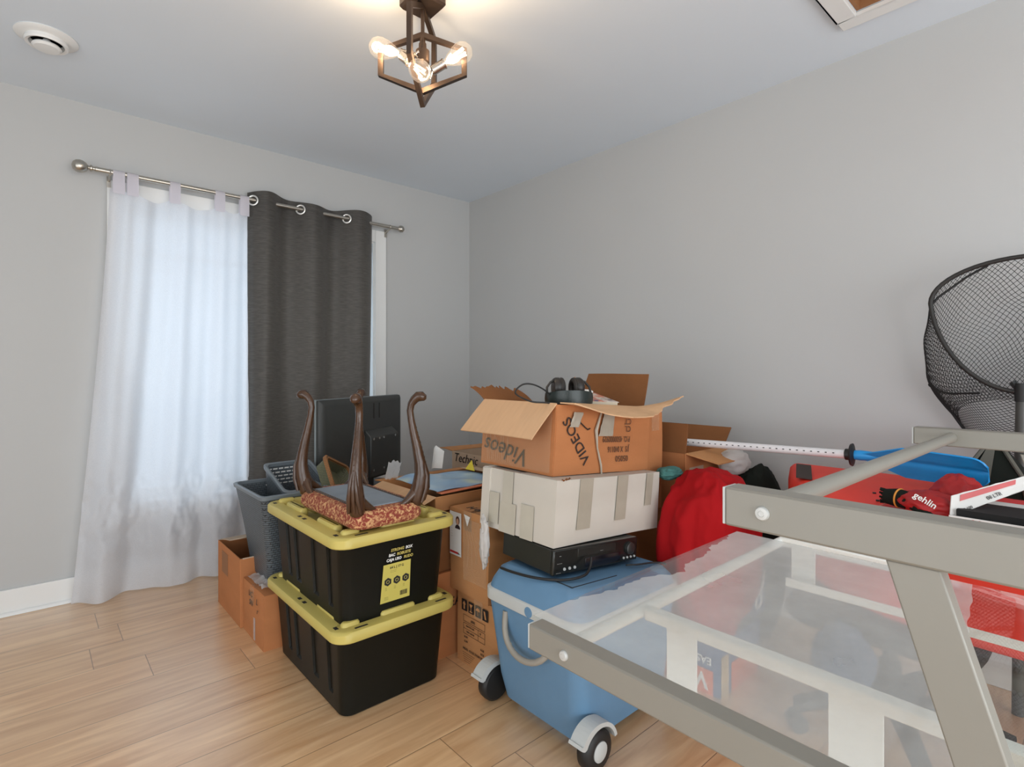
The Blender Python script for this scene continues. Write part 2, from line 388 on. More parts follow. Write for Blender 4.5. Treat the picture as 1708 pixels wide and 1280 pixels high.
def drape_mat():
    m, n, l, b = nodes('charcoal_slub_drape'); out = n['Material Output']
    tc = n.new('ShaderNodeTexCoord'); mp = n.new('ShaderNodeMapping'); mp.inputs['Scale'].default_value = (25, 25, 330); l.new(tc.outputs['Object'], mp.inputs[0])
    nz = n.new('ShaderNodeTexNoise'); nz.inputs['Scale'].default_value = 1; nz.inputs['Detail'].default_value = 2; l.new(mp.outputs[0], nz.inputs['Vector'])
    cr = n.new('ShaderNodeValToRGB'); cr.color_ramp.elements[0].position = .35; cr.color_ramp.elements[0].color = (.050,.046,.042,1); cr.color_ramp.elements[1].position = .7; cr.color_ramp.elements[1].color = (.10,.092,.084,1)
    l.new(nz.outputs[0], cr.inputs[0]); l.new(cr.outputs[0], b.inputs['Base Color']); b.inputs['Roughness'].default_value = .55; b.inputs['Sheen Weight'].default_value = .25
    bp = n.new('ShaderNodeBump'); bp.inputs['Strength'].default_value = .5; bp.inputs['Distance'].default_value = .002; l.new(nz.outputs[0], bp.inputs['Height']); l.new(bp.outputs[0], b.inputs['Normal'])
    tr = n.new('ShaderNodeBsdfTranslucent'); tr.inputs[0].default_value = (.10,.075,.055,1)
    ms = n.new('ShaderNodeMixShader'); ms.inputs[0].default_value = .25; l.new(b.outputs[0], ms.inputs[1]); l.new(tr.outputs[0], ms.inputs[2]); l.new(ms.outputs[0], out.inputs[0]); return m
DRAPE = drape_mat()

OLIVE = mat('olive_piping', (.10,.095,.075,1), .6)
ZINC = mat('zinc_bolt', (.55,.55,.53,1), .5, .3)
GROM = mat('silver_grommet', (.82,.82,.80,1), .3, .6)
GRIM = mat('grey_basket_rim', lin(112,120,126), .4)
BRAID = mat('dark_braid', (.08,.06,.05,1), .7)
def print_mat(name, cols, sc):
    m, n, l, b = nodes(name); tc = n.new('ShaderNodeTexCoord'); v = n.new('ShaderNodeTexNoise'); v.inputs['Scale'].default_value = sc; v.inputs['Detail'].default_value = 2
    l.new(tc.outputs['Object'], v.inputs['Vector']); cr = n.new('ShaderNodeValToRGB'); cr.color_ramp.interpolation = 'EASE'
    e = cr.color_ramp.elements
    e[0].position = .3; e[0].color = cols[0]; e[1].position = .7; e[1].color = cols[-1]
    for i, c in enumerate(cols[1:-1]): k = e.new(.3+.4*(i+1)/(len(cols)-1)); k.color = c
    l.new(v.outputs[0], cr.inputs[0]); l.new(cr.outputs[0], b.inputs['Base Color']); b.inputs['Roughness'].default_value = .3; return m
COVER = print_mat('printed_magazine_cover', [lin(30,60,120), lin(210,120,90), lin(225,215,205), lin(90,90,110)], 24)
MAP = print_mat('blue_map_print', [lin(196,216,226), lin(150,186,214), lin(134,172,208), lin(190,206,196)], 4)

# ------------------------------------------------------------------ the room
X0, X1, Y0, Y1, H = -2.0, 2.577, -2.4, 3.405, 2.44
WX0, WX1, WZ0, WZ1 = .375, 1.765, .43, 2.0     # window opening
struct('floor', M().box((X0, Y0, -.05), (X1, Y1, 0)), FLOORM, local=True, smooth=0)
HX0, HX1, HY0, HY1 = 1.66, 2.272, .02, .655      # hatch opening in the ceiling
c = M(); c.box((X0,Y0,H),(HX0,Y1,H+.1)); c.box((HX0,HY1,H),(X1,Y1,H+.1)); c.box((HX0,Y0,H),(X1,HY0,H+.1)); c.box((HX1,HY0,H),(X1,HY1,H+.1))
struct('ceiling', c, CEIL, smooth=0)
struct('wall_right', M().box((X1,Y0,0),(X1+.1,Y1,H)), WALL, smooth=0)
b = M(); b.box((X0,Y1,0),(WX0,Y1+.16,H)); b.box((WX1,Y1,0),(X1+.1,Y1+.16,H)); b.box((WX0,Y1,0),(WX1,Y1+.16,WZ0)); b.box((WX0,Y1,WZ1),(WX1,Y1+.16,H))
struct('wall_back', b, WALL, smooth=0)
struct('wall_left', M().box((X0-.1,Y0,0),(X0,Y1,H)), WALL, smooth=0)
struct('wall_front', M().box((X0,Y0-.1,0),(X1,Y0,H)), WALL, smooth=0)
bb = M(); bb.box((X0,Y1-.014,0),(WX0-.07,Y1,.118)); bb.box((WX1+.07,Y1-.014,0),(X1,Y1,.118)); bb.box((WX0-.07,Y1-.014,0),(WX1+.07,Y1,.118))
bb.prism([(X0,Y1-.014,0),(X0,Y1-.030,0),(X0,Y1-.028,.010),(X0,Y1-.022,.016),(X0,Y1-.014,.018)], (X1-X0,0,0))
struct('baseboard_back', bb, TRIM, bevel=.003)
struct('baseboard_right', M().box((X1-.014,Y0,0),(X1,Y1-.03,.118)), TRIM, bevel=.003)
# window with frame, panes and casing
wd = M()
for lo, hi in (((WX0,Y1+.09,WZ0),(WX0+.04,Y1+.15,WZ1)), ((WX1-.04,Y1+.09,WZ0),(WX1,Y1+.15,WZ1)), ((WX0,Y1+.09,WZ1-.05),(WX1,Y1+.15,WZ1)), ((WX0,Y1+.09,WZ0),(WX1,Y1+.15,WZ0+.06)), ((1.045,Y1+.09,WZ0),(1.095,Y1+.15,WZ1)), ((WX0,Y1-.002,WZ0),(WX0+.010,Y1+.09,WZ1)), ((WX1-.010,Y1-.002,WZ0),(WX1,Y1+.09,WZ1)), ((WX0,Y1-.002,WZ1-.010),(WX1,Y1+.09,WZ1)), ((WX0,Y1-.002,WZ0),(WX1,Y1+.09,WZ0+.010))): wd.box(lo, hi)
win = struct('window_1', wd, TRIM, bevel=.004)
for a, b_ in ((WX0+.04,1.045),(1.095,WX1-.04)):
    obj('pane', M().box((a,Y1+.118,WZ0+.06),(b_,Y1+.122,WZ1-.05)), PANE, win, smooth=0)
    obj('glazing_bar', M().box((a,Y1+.100,1.735),(b_,Y1+.14,1.765)), TRIM, win, smooth=0)
tr_ = M(); cw = .082
tr_.box((WX0-cw,Y1-.016,WZ0-.09),(WX0,Y1,WZ1+cw)); tr_.box((WX1,Y1-.016,WZ0-.09),(WX1+cw,Y1,WZ1+cw)); tr_.box((WX0,Y1-.016,WZ1),(WX1,Y1,WZ1+cw)); tr_.box((WX0,Y1-.016,WZ0-.09),(WX1,Y1,WZ0))
tr_.box((WX0-.01,Y1-.035,WZ0-.012),(WX1+.01,Y1+.05,WZ0+.012))
struct('trim_1', tr_, TRIM, bevel=.003)
# outside: pale snowy ground and a far hedge
tag(obj('ground', M().box((-14,Y1+.4,-.6),(16,40,-.5)), mat('pale_ground', lin(225,230,235), .9, var=.08, scale=.6), smooth=0), kind='structure')

# ceiling hatch (attic opening with a white frame)
h = M(); fw = .064
h.box((HX0-fw,HY0-fw,H-.018),(HX0,HY1+fw,H)); h.box((HX1,HY0-fw,H-.018),(HX1+fw,HY1+fw,H)); h.box((HX0,HY1,H-.018),(HX1,HY1+fw,H)); h.box((HX0,HY0-fw,H-.018),(HX1,HY0,H))
ht = thing('ceiling_hatch', 'white framed attic hatch in the ceiling near the right wall', 'hatch', (1.966,.34,H-.018))
obj('hatch_frame', h, TRIM, ht, bevel=.003)
hp = M(); hp.box((HX0+.001,HY0+.001,H+.03),(HX1-.001,HY1-.001,H+.04))
for lo, hi in (((HX0+.001,HY0+.001,H+.001),(HX0+.012,HY1-.001,H+.03)),((HX1-.012,HY0+.001,H+.001),(HX1-.001,HY1-.001,H+.03)),((HX0+.012,HY1-.012,H+.001),(HX1-.012,HY1-.001,H+.03)),((HX0+.012,HY0+.001,H+.001),(HX1-.012,HY0+.012,H+.03))): hp.box(lo, hi)
obj('hatch_panel', hp, mat('brown_board', lin(150,104,66), .7), ht, smooth=0)

# round ceiling vent
v = thing('ceiling_vent', 'round white air vent on the ceiling above the left wall', 'vent', (.053,2.83,H-.045))
vc = Vector((.053,2.83,H))
obj('flange', M().lathe([(.055,0),(.098,0),(.100,-.004),(.092,-.010),(.066,-.014),(.058,-.010)], vc, n=40), TRIM, v)
obj('outer_ring', M().lathe([(.066,-.012),(.070,-.026),(.066,-.033),(.056,-.030),(.052,-.012)], vc, n=40), TRIM, v)
obj('center_disc', M().lathe([(.012,-.004),(.012,-.030),(.044,-.034),(.047,-.040),(.040,-.047),(.001,-.050)], vc, n=40), TRIM, v)

# ------------------------------------------------------------------ ceiling lamp
LC = Vector((1.045,1.655,0))
lamp = thing('ceiling_lamp', 'dark bronze ceiling lamp of crossed hexagon frames with three glowing bulbs', 'ceiling lamp', (LC.x,LC.y,2.055))
cp = M(); cp.loft([[(LC.x+x*k,LC.y+y*k,z) for x,y in rrect(-.062,-.062,.062,.062,.012,3)] for k,z in ((1,H),(1,H-.022),(.9,H-.030))])
obj('canopy', cp, BRONZE, lamp)
obj('stem', M().tube([LC+UP*2.41, LC+UP*2.30], .007), BRONZE, lamp)
hb = M(); hb.lathe([(.010,2.31),(.010,2.285),(.0135,2.28),(.014,2.262),(.024,2.255),(.024,2.215),(.020,2.21),(.016,2.19),(.02,2.185),(.02,2.17),(.008,2.16),(.001,2.159)], LC) if True else hb.lathe([(.010,2.33),(.014,2.325),(.014,2.305),(.024,2.30),(.024,2.262),(.020,2.258),(.016,2.235),(.02,2.23),(.02,2.215),(.008,2.205),(.001,2.204)], LC)
obj('hub', hb, BRONZE, lamp)
def hexframe(dirv, pts):
    """square-bar hexagon in the vertical plane along dirv"""
    d = Vector(dirv).normalized(); nrm = d.cross(UP); m = M(); n_ = len(pts); hw = .0085
    P = [LC + d*u + UP*z for u, z in pts]; cen = sum(P, Vector())/n_
    inner = [p + (cen-p).normalized()*.019 for p in P]
    for i in range(n_):
        j = (i+1) % n_
        q = [P[i], P[j], inner[j], inner[i]]
        m.prism([p-nrm*hw for p in q], nrm*hw*2)
    return m
obj('hexagon_frame', hexframe(RT, [(0,2.320),(.157,2.262),(.157,2.166),(0,2.102),(-.157,2.166),(-.157,2.262)]), BRONZE, lamp)
d2 = FW*math.cos(R(12)) + RT*math.sin(R(12))
obj('hexagon_frame', hexframe(d2, [(0,2.425),(.125,2.37),(.125,2.19),(0,2.055),(-.125,2.175),(-.125,2.35)]), BRONZE, lamp)
def bulb(base, dirv, arm):
    d = Vector(dirv).normalized(); base = Vector(base)
    ar = M().tube(arm + [base], .0055, 10); obj('arm', ar, SATIN, lamp)
    sk = obj('socket', M().lathe([(.010,-.006),(.0165,-.004),(.0165,.040),(.018,.042),(.018,.046),(.012,.046)], base, d), SATIN, lamp)
    bl = obj('bulb', M().lathe([(.011,.046),(.013,.055),(.020,.066),(.031,.092),(.0355,.112),(.034,.128),(.025,.144),(.009,.153),(.001,.154)], base, d, n=28), BULB, lamp)
    fm = M(); u = d.orthogonal().normalized(); w_ = d.cross(u)
    for k in range(6):
        a = 2*PI*k/6; e = u*math.cos(a)+w_*math.sin(a)
        fm.tube([base+d*.066+e*.006, base+d*.128+e*.013], .0028, 6)
    fm.tube([base+d*.05, base+d*.070], .005, 8)
    obj('filament', fm, FILAMENT, bl)
    ld = bpy.data.lights.new('bulb_light', 'POINT'); ld.energy = 3.6; ld.color = (1,.72,.45); ld.shadow_soft_size = .03
    lo = bpy.data.objects.new('bulb_light', ld); COL.objects.link(lo); lo.location = base + d*.10
hz = LC + UP*2.212
bulb(hz - RT*.030 - FW*.02 + UP*.010, -RT*1.0 + UP*.20 - FW*.15, [hz+UP*.0, hz-RT*.012+UP*.03-FW*.02])
bulb(hz + RT*.040 - FW*.01 - UP*.030, RT*.95 + UP*.55 - FW*.05, [hz-UP*.02, hz+RT*.03-UP*.055])
bulb(hz - RT*.060 - FW*.05 - UP*.005, RT*.62 - UP*.70 - FW*.45, [hz-UP*.0, hz-RT*.04+UP*.03-FW*.04])

# ------------------------------------------------------------------ window dressing
RY, RZ = 3.325, 2.103
rd = thing('curtain_rod', 'brushed nickel curtain rod with ball finials above the window', 'curtain rod', (1.06,RY,RZ-.03))
obj('rod', M().tube([(.25,RY,RZ),(1.9,RY,RZ)], .0120, 14), NICKEL, rd)
for s, x in ((-1,.25),(1,1.885)):
    obj('finial', M().lathe([(.013,0),(.013,.008),(.010,.010),(.010,.018),(.016,.021),(.016,.028),(.010,.030),(.011,.036),(.020,.042),(.028,.055),(.031,.068),(.028,.082),(.018,.094),(.001,.099)] if s < 0 else [(.012,0),(.012,.01),(.009,.012),(.013,.020),(.021,.028),(.024,.040),(.021,.052),(.012,.060),(.001,.063)], (x,RY,RZ), (s,0,0)), NICKEL, rd)
    xb = .30 if s < 0 else 1.84
    bk = M(); bk.tube([(xb,RY,RZ-.012),(xb,RY+.03,RZ-.022),(xb,Y1-.02,RZ-.03)], .005, 8); bk.box((xb-.009,Y1-.022,RZ-.06),(xb+.009,Y1-.016,RZ-.005)); bk.torus((xb,RY,RZ), (1,0,0), .0115, .003, 16, 6)
    obj('bracket', bk, NICKEL, rd)
# sheer curtain
sc_ = thing('sheer_curtain', 'sheer white tab-top curtain hanging to the floor over the left of the window', 'curtain', (.5,3.3,0))
tabs = [.335,.392,.576,.790,.915]
def sheer(u, v_):
    xt = .300 + .640*u
    sw = 0
    for a, b_ in zip(tabs[:-1], tabs[1:]):
        if a < xt < b_: sw = .036*math.sin(PI*(xt-a)/(b_-a))*min(1, (b_-a)/.18)
    zt = 2.030 - sw
    k = v_**1.25
    xb = .150 + .800*u
    x = xt + (xb-xt)*k
    z = zt + (.008-zt)*v_
    fold = .022*math.sin(u*2*PI*3.2+.8+.5*v_) + .011*math.sin(u*2*PI*7.3+2*v_) * (1-.5*v_)
    fold += .05*math.exp(-((u-.12)/.05)**2)*(.35+.65*v_)*-.6
    big = .024*math.sin(u*2*PI*1.4-.7)*v_
    y = 3.336 + fold*(.55+.6*v_) + big - .03*v_
    y += .012*noise.noise(Vector((x*5, z*3.2, 1)))*(v_**.5)*1.6
    if v_ > .72: y += (v_-.72)/.28*(.014*noise.noise(Vector((x*9,z*9,4)))+.012*math.sin(u*2*PI*4.5+1))
    wr = max(0, 1-abs(v_-.80)/.14); y += wr*.030*noise.noise(Vector((x*16,z*11,2))) + wr*.012*noise.noise(Vector((x*34,z*30,7)))
    y += .006*noise.noise(Vector((x*3,z*14,11)))
    return (x, min(y, 3.372), z)
obj('panel', M().grid(sheer, 170, 150), SHEER, sc_, smooth=180)
for t_ in tabs:
    hw = .024
    def tabf(u, v_, t_=t_):
        a = v_
        if a < .42: return (t_-hw+2*hw*u, RY-.0145-.001*math.sin(a*9), 2.0+(RZ-2.0)*a/.42)
        if a < .58:
            th = PI*(a-.42)/.16; return (t_-hw+2*hw*u, RY-.0145*math.cos(th), RZ+.0145*math.sin(th))
        return (t_-hw+2*hw*u, RY+.0145+.001*(a-.58), RZ-(RZ-2.015)*(a-.58)/.42)
    obj('tab', M().grid(tabf, 4, 36), TABM, sc_, smooth=180)
# dark drape on grommets
dp = thing('dark_drape', 'charcoal grommet-top drape covering the right of the window', 'drape', (1.33,3.31,0))
crossx = [.965,1.10,1.235,1.385,1.53,1.70]
def dwave(x):
    # in front of the rod on odd spans
    for i, (a, b_) in enumerate(zip([.90]+crossx, crossx+[1.80])):
        if a <= x <= b_: return (-1 if i % 2 else 1)*math.sin(PI*(x-a)/(b_-a))
    return 0
def drape(u, v_):
    x = .942 + .775*u
    k = max(.70, 1-.4*v_)
    y = RY + .040*dwave(x)*(.45+.55*k) + .010*math.sin(u*31+3*v_)*v_
    z = 2.150 + .012*math.sin(u*9)*(1-v_) - (2.150-.03)*v_
    x2 = x - .020*v_*math.sin(u*PI)*0 - .012*u*v_*2 + .004*math.sin(5*v_+u*20)*v_
    return (x2, min(y, 3.366), z)
obj('panel', M().grid(drape, 150, 80), DRAPE, dp, smooth=180)
for x in crossx[0:5:2]:
    obj('grommet', M().torus((x-.004,RY-.008,RZ-.004), (.8,1,0), .026, .0050), GROM, dp)

# ------------------------------------------------------------------ storage bins
def bin_at(name, label, z0, hbody, lab):
    X_, Y_ = .938, 1.952
    t = thing(name, label, 'storage bin', (X_,Y_,z0))
    hx, hy = .205, .312
    m = M(); ins = .020; n = 5
    # body with shallow vertical ribs on its long sides, tapering to the floor
    rings = []
    def outline(ix, rib):
        pts = []
        base = rrect(-hx+ix, -hy+ix, hx-ix, hy-ix, .035, n)
        # long sides (x = +-): insert ribs
        def side(sgn):
            ys = []
            for c_, wd_ in ((-.215,.016),(-.085,.022),(.085,.022),(.175,.016)): ys.append((c_, wd_))
            out = []
            for c_, wd_ in ys: out += [(c_-wd_-.004, 0),(c_-wd_, rib),(c_+wd_, rib),(c_+wd_+.004, 0)]
            out = [(sgn*(hx-ix-r_), y*(hy-ix)/hy) for y, r_ in out]
            return out if sgn > 0 else out[::-1]
        # order of rrect: +x+y corner, -x+y, -x-y, +x-y
        c4 = [base[i*(n+1):(i+1)*(n+1)] for i in range(4)]
        return c4[0] + c4[1] + side(-1) + c4[2] + c4[3] + side(1)
    for z, ix, rib in ((0,ins+.006,0),(.006,ins,0),(.055,ins*.85,0),(.062,ins*.82,.007),(hbody-.004,.002,.007),(hbody,0,.007)):
        rings.append([(X_+x, Y_+y, z0+z) for x, y in outline(ix, rib)])
    obj('body', m.loft(rings), BLKPLASTIC, t, smooth=30)
    # lid: rim skirt, flat flange, raised corner and edge blocks, recessed centre
    L = M(); lx, ly = .232, .345; zt = z0+hbody
    def ring(ox, z, r_=.055): return [(X_+x, Y_+y, z) for x, y in rrect(-lx+ox, -ly+ox, lx-ox, ly-ox, r_, 6)]
    L.loft([ring(.003, zt-.012), ring(0, zt-.008), ring(0, zt+.016), ring(.004, zt+.022), ring(.012, zt+.024), ring(.046, zt+.024, .04), ring(.050, zt+.020, .04), ring(.053, zt+.002, .035)])
    lid = obj('lid', L, YELLOW, t, smooth=40)
    K = M()
    def blk(x0, y0, x1, y1):
        K.loft([[(X_+x, Y_+y, z) for x, y in rrect(x0+o_, y0+o_, x1-o_, y1-o_, .010, 3)] for o_, z in ((0,zt+.002),(0,zt+.030),(.004,zt+.036),(.009,zt+.037))])
    ex = .060
    for sx_ in (-1, 1):
        a, b_ = sorted((sx_*(lx-.045), sx_*(lx-.078)))
        for y0, y1 in ((-.225,-.075),(.075,.225)): blk(a, y0, b_, y1)
    for sy_ in (-1, 1):
        a, b_ = sorted((sy_*(ly-.042), sy_*(ly-.070)))
        blk(-.055, a, .075, b_)
        for sx_ in (-1, 1):
            p, q = sorted((sx_*(lx-.040), sx_*(lx-.100))); blk(p, a, q, b_)
    for y in (-.16,.0,.16): K.box((X_-.12,Y_+y-.05,zt+.001),(X_+.12,Y_+y+.05,zt+.009))
    obj('raised_blocks', K, YELLOW, lid, smooth=40)
    for sx_ in (-1, 1):
        for y in (-.285,-.022,.022,.285): obj('latch_slot', M().box((X_+sx_*(lx-.024)-.006,Y_+y-.010,zt+.0235),(X_+sx_*(lx-.024)+.006,Y_+y+.010,zt+.0248)), INK, lid, smooth=0)
    for sy_ in (-1, 1):
        for x in (-.14,.165): obj('latch_slot', M().box((X_+x-.022,Y_+sy_*(ly-.020)-.004,zt+.0235),(X_+x+.022,Y_+sy_*(ly-.020)+.004,zt+.0248)), INK, lid, smooth=0)
    if lab:
        LX = -.056
        yf = Y_-hy; sl = ins/hbody
        def fp(x, z): return Vector((X_+x, yf + .002 + ins - (z/hbody)*ins*1.0 - .004, z0+z))
        ux = Vector((1,0,0)); uz = (fp(0,hbody)-fp(0,0)).normalized(); nn = ux.cross(uz)
        st = M(); q = [fp(LX-.004,.055), fp(LX+.108,.055), fp(LX+.108,.185), fp(LX+.004,.185)]
        st.prism([p+nn*.0008 for p in q], nn*.0006); lb = obj('product_label', st, YLABEL, t, smooth=0)
        for k, (a, b2, wa) in enumerate((('STRONG ','BOX',.056),('BAC ','ROBUSTE',.031),('CAJA USO ','RUDO',.066))):
            zz = .226 - .016*k; x0 = LX + .030 - .008*k
            text('lettering', a, .0135, fp(x0, zz), ux, uz, YELLOW if k == 0 else WHITEP, t, bold=.03, shear=.15, sx=.92)
            text('lettering', b2, .0135, fp(x0+wa, zz), ux, uz, WHITEP if k == 0 else YELLOW, t, bold=.03, shear=.15, sx=.92)
        text('lettering', '64 L | 17 G', .0115, fp(LX+.028,.168), ux, uz, INK, lb, off=.0016, bold=.02)
        for k in range(2): text('lettering', 'xxxxxx xxx xxxxxxx'.replace('x','-'), .004, fp(LX+.030,.160-.005*k), ux, uz, INK, lb, off=.0016)
        for k in range(3):
            c_ = fp(LX+.022+.034*k,.125); hx_ = M(); hx_.prism([c_+nn*.0016+(ux*math.cos(R(30+60*i))+uz*math.sin(R(30+60*i)))*.0145 for i in range(6)], nn*.0004)
            obj('icon', hx_, INK, lb, smooth=0)
            ic = M(); ic.torus(c_+nn*.0021, nn, .0055, .0007, 12, 4); obj('icon_mark', ic, YLABEL, lb)
            for j in range(3): text('lettering', '-----', .0045, fp(LX+.012+.034*k,.104-.004*j), ux, uz, INK, lb, off=.0016)
        bc = M(); random.seed(3)
        x = LX+.070
        while x < LX+.096:
            w_ = random.choice((.0006,.0011,.0016)); p = fp(x,.067); bc.prism([p+nn*.0016, p+ux*w_+nn*.0016, p+ux*w_+uz*.016+nn*.0016, p+uz*.016+nn*.0016], nn*.0003); x += w_+random.choice((.0007,.0012))
        obj('barcode', bc, INK, lb, smooth=0)
        for j in range(3): text('lettering', '------------', .004, fp(LX+.010,.064+.004*j), ux, uz, INK, lb, off=.0016)
    return t
bin_at('storage_bin', 'black storage bin with yellow lid standing on the floor, lower of two', 0, .276, False)
bin_at('storage_bin', 'black storage bin with yellow lid and product label, upper of two', .284, .288, True)
LIDZ = .284+.288+.037

# upholstered footstool standing on its seat, legs up
fs = thing('footstool', 'upside-down burgundy tapestry footstool with carved legs on the upper bin', 'footstool', (.89,1.85,LIDZ))
sx0, sx1, sy0, sy1 = .762, 1.022, 1.600, 2.085; z0 = LIDZ; z1 = LIDZ+.062
cu = M(); cu.loft([[(x,y,z) for x,y in rrect(sx0+o_,sy0+o_,sx1-o_,sy1-o_,.04,6)] for o_, z in ((.03,z0),(.010,z0+.004),(.001,z0+.016),(0,z0+.03),(.004,z0+.05),(.012,z1-.002),(.018,z1))])
obj('cushion', cu, TAPESTRY, fs, smooth=60)
obj('dust_cover', M().box((sx0+.045,sy0+.05,z1-.002),(sx1-.045,sy1-.05,z1+.004)), DUSTCLOTH, fs, bevel=.002)
for x in (sx0+.040, sx1-.040):
    nl = M()
    for i in range(26): nl.lathe([(.005,-.001),(.005,.004),(.002,.007)], (x, sy0+.055+i*(sy1-sy0-.11)/25, z1), n=8)
    obj('braid_trim', nl, BRAID, fs)
for x, y, dx, dy in ((sx0+.030,sy0+.035,-1,-1),(sx0+.030,sy1-.04,-1,1),(sx1-.030,sy0+.035,1,-1),(sx1-.030,sy1-.04,1,1)):
    o_ = Vector((dx,dy,0)).normalized()
    prof = [(.028,-.018,.010),(.030,-.010,.022),(.030,.006,.026),(.036,.030,.0275),(.044,.062,.0255),(.048,.095,.0225),(.044,.135,.0195),(.034,.185,.0165),(.022,.235,.0140),(.013,.280,.0122),(.009,.312,.0118),(.013,.334,.0125),(.024,.350,.0150),(.037,.361,.0175),(.048,.361,.0180),(.057,.355,.0140),(.062,.349,.005)]
    lg = M(); base = Vector((x,y,z1))-o_*.018
    lg.tube([base + o_*a + UP*h_ for a, h_, r_ in prof], [r_ for a, h_, r_ in prof], 14)
    tg_ = o_.cross(UP)
    for k in (-1, 0, 1):
        sd = tg_*k*.012
        lg.tube([base + o_*.054 + sd*1.6, base + o_*.068 + sd*1.2 + UP*.045, base+o_*.070+sd*.8+UP*.09, base+o_*.058+sd*.3+UP*.145], [.005,.0075,.006,.002], 8)
    for k in range(8):
        a = .135+.017*k
        q = next(i for i in range(len(prof)-1) if prof[i][1] <= a <= prof[i+1][1]); f_ = (a-prof[q][1])/(prof[q+1][1]-prof[q][1])
        off = prof[q][0]+(prof[q+1][0]-prof[q][0])*f_; r_ = prof[q][2]+(prof[q+1][2]-prof[q][2])*f_
        lg.lathe([(.001,-.004),(.0042,0),(.001,.004)], base+o_*(off+r_-.002)+UP*a, o_, 8)
    # ears spreading along both edges of the seat
    for k in (-1, 1):
        e_ = (Vector((-dx,0,0)) if k > 0 else Vector((0,-dy,0)))
        lg.tube([base+o_*.036+UP*.055, base+o_*.036+e_*.018+UP*.026, base+o_*.036+e_*.045+UP*.006, base+o_*.034+e_*.066-UP*.006], [.016,.017,.012,.006], 10)
    obj('leg', lg, WOODLEG, fs, smooth=60)

# ------------------------------------------------------------------ cardboard boxes
TH = .004
def carton(name, label, lo, hi, mt, rotz=0, closed=True, tape=None, sag=.004, seed=0, group=None):
    """closed carton (body, two top flaps, tape) or an open one (body only); built round its own base"""
    cx_, cy_ = (lo[0]+hi[0])/2, (lo[1]+hi[1])/2
    t = thing(name, label, 'box', (cx_,cy_,lo[2]), (0,0,rotz), group)
    hx, hy, hh = (hi[0]-lo[0])/2, (hi[1]-lo[1])/2, hi[2]-lo[2]
    m = M()
    def wob(p): 
        q = noise.noise_vector(Vector((p.x*4+seed, p.y*4, p.z*4)))
        return p + Vector((q.x, q.y, 0))*sag
    if closed:
        def face(f): m.grid(lambda u, v_: wob(Vector(f(u, v_))), 8, 8)
        face(lambda u,v_: (-hx+2*hx*u,-hy,hh*v_)); face(lambda u,v_: (-hx+2*hx*u,hy,hh*v_)); face(lambda u,v_: (-hx,-hy+2*hy*u,hh*v_)); face(lambda u,v_: (hx,-hy+2*hy*u,hh*v_))
        face(lambda u,v_: (-hx+2*hx*u,-hy+2*hy*v_,0)); face(lambda u,v_: (-hx+2*hx*u,-hy+2*hy*v_,hh-.004))
        obj('body', m, mt, t, local=True, smooth=30)
        long_x = hx >= hy
        for s in (-1, 1):
            f = M()
            if long_x: f.box((-hx+.002, min(s*hy,s*.001), hh-.004), (hx-.002, max(s*hy,s*.001), hh))
            else: f.box((min(s*hx,s*.001), -hy+.002, hh-.004), (max(s*hx,s*.001), hy-.002, hh))
            obj('flap', f, mt, t, local=True, bevel=.0012)
        tp = M(); w_ = .025
        if long_x:
            tp.box((-hx-.001,-w_,hh),(hx+.001,w_,hh+.0006)); tp.box((-hx-sag-.002,-w_,hh-.07),(-hx-sag-.0012,w_,hh))
        else:
            tp.box((-w_,-hy-.001,hh),(w_,hy+.001,hh+.0006)); tp.box((-w_,-hy-sag-.002,hh-.07),(w_,-hy-sag-.0012,hh))
        obj('packing_tape', tp, tape or CLEART, t, local=True, smooth=0)
    else:
        for f in (((-hx,-hy,0),(hx,-hy+TH,hh)),((-hx,hy-TH,0),(hx,hy,hh)),((-hx,-hy+TH,0),(-hx+TH,hy-TH,hh)),((hx-TH,-hy+TH,0),(hx,hy-TH,hh)),((-hx+TH,-hy+TH,0),(hx-TH,hy-TH,TH))): m.box(*f)
        obj('body', m, mt, t, local=True, bevel=.0015)
    return t, hx, hy, hh
def flap(t, a, b_, out, mt, bend=.0, jag=0, seed=0, name='flap', nu=24, nv=8, taper=0, th=.0045, label=None):
    """thick cardboard flap hinged on a-b (world or local of t), reaching out by vector out; torn free edge if jag"""
    a, b_, out = Vector(a), Vector(b_), Vector(out); ax = (b_-a); nn = ax.cross(out).normalized()
    def fn(u, v_):
        e = 1 + (jag*noise.noise(Vector((u*9+seed, seed, 0))) + jag*.7*noise.noise(Vector((u*25+seed, 3, 0)))) * (1 if v_ == 1 else v_**3)
        uu = .5 + (u-.5)*(1-taper*v_)
        return a + ax*uu + out*v_*e + nn*bend*(v_**2 + .25*math.sin(u*5+seed)*v_)
    o = obj(name, M().sheet(fn, nu, nv, th), mt, t, local=True, smooth=50)
    if label: o['label'] = label
    return o

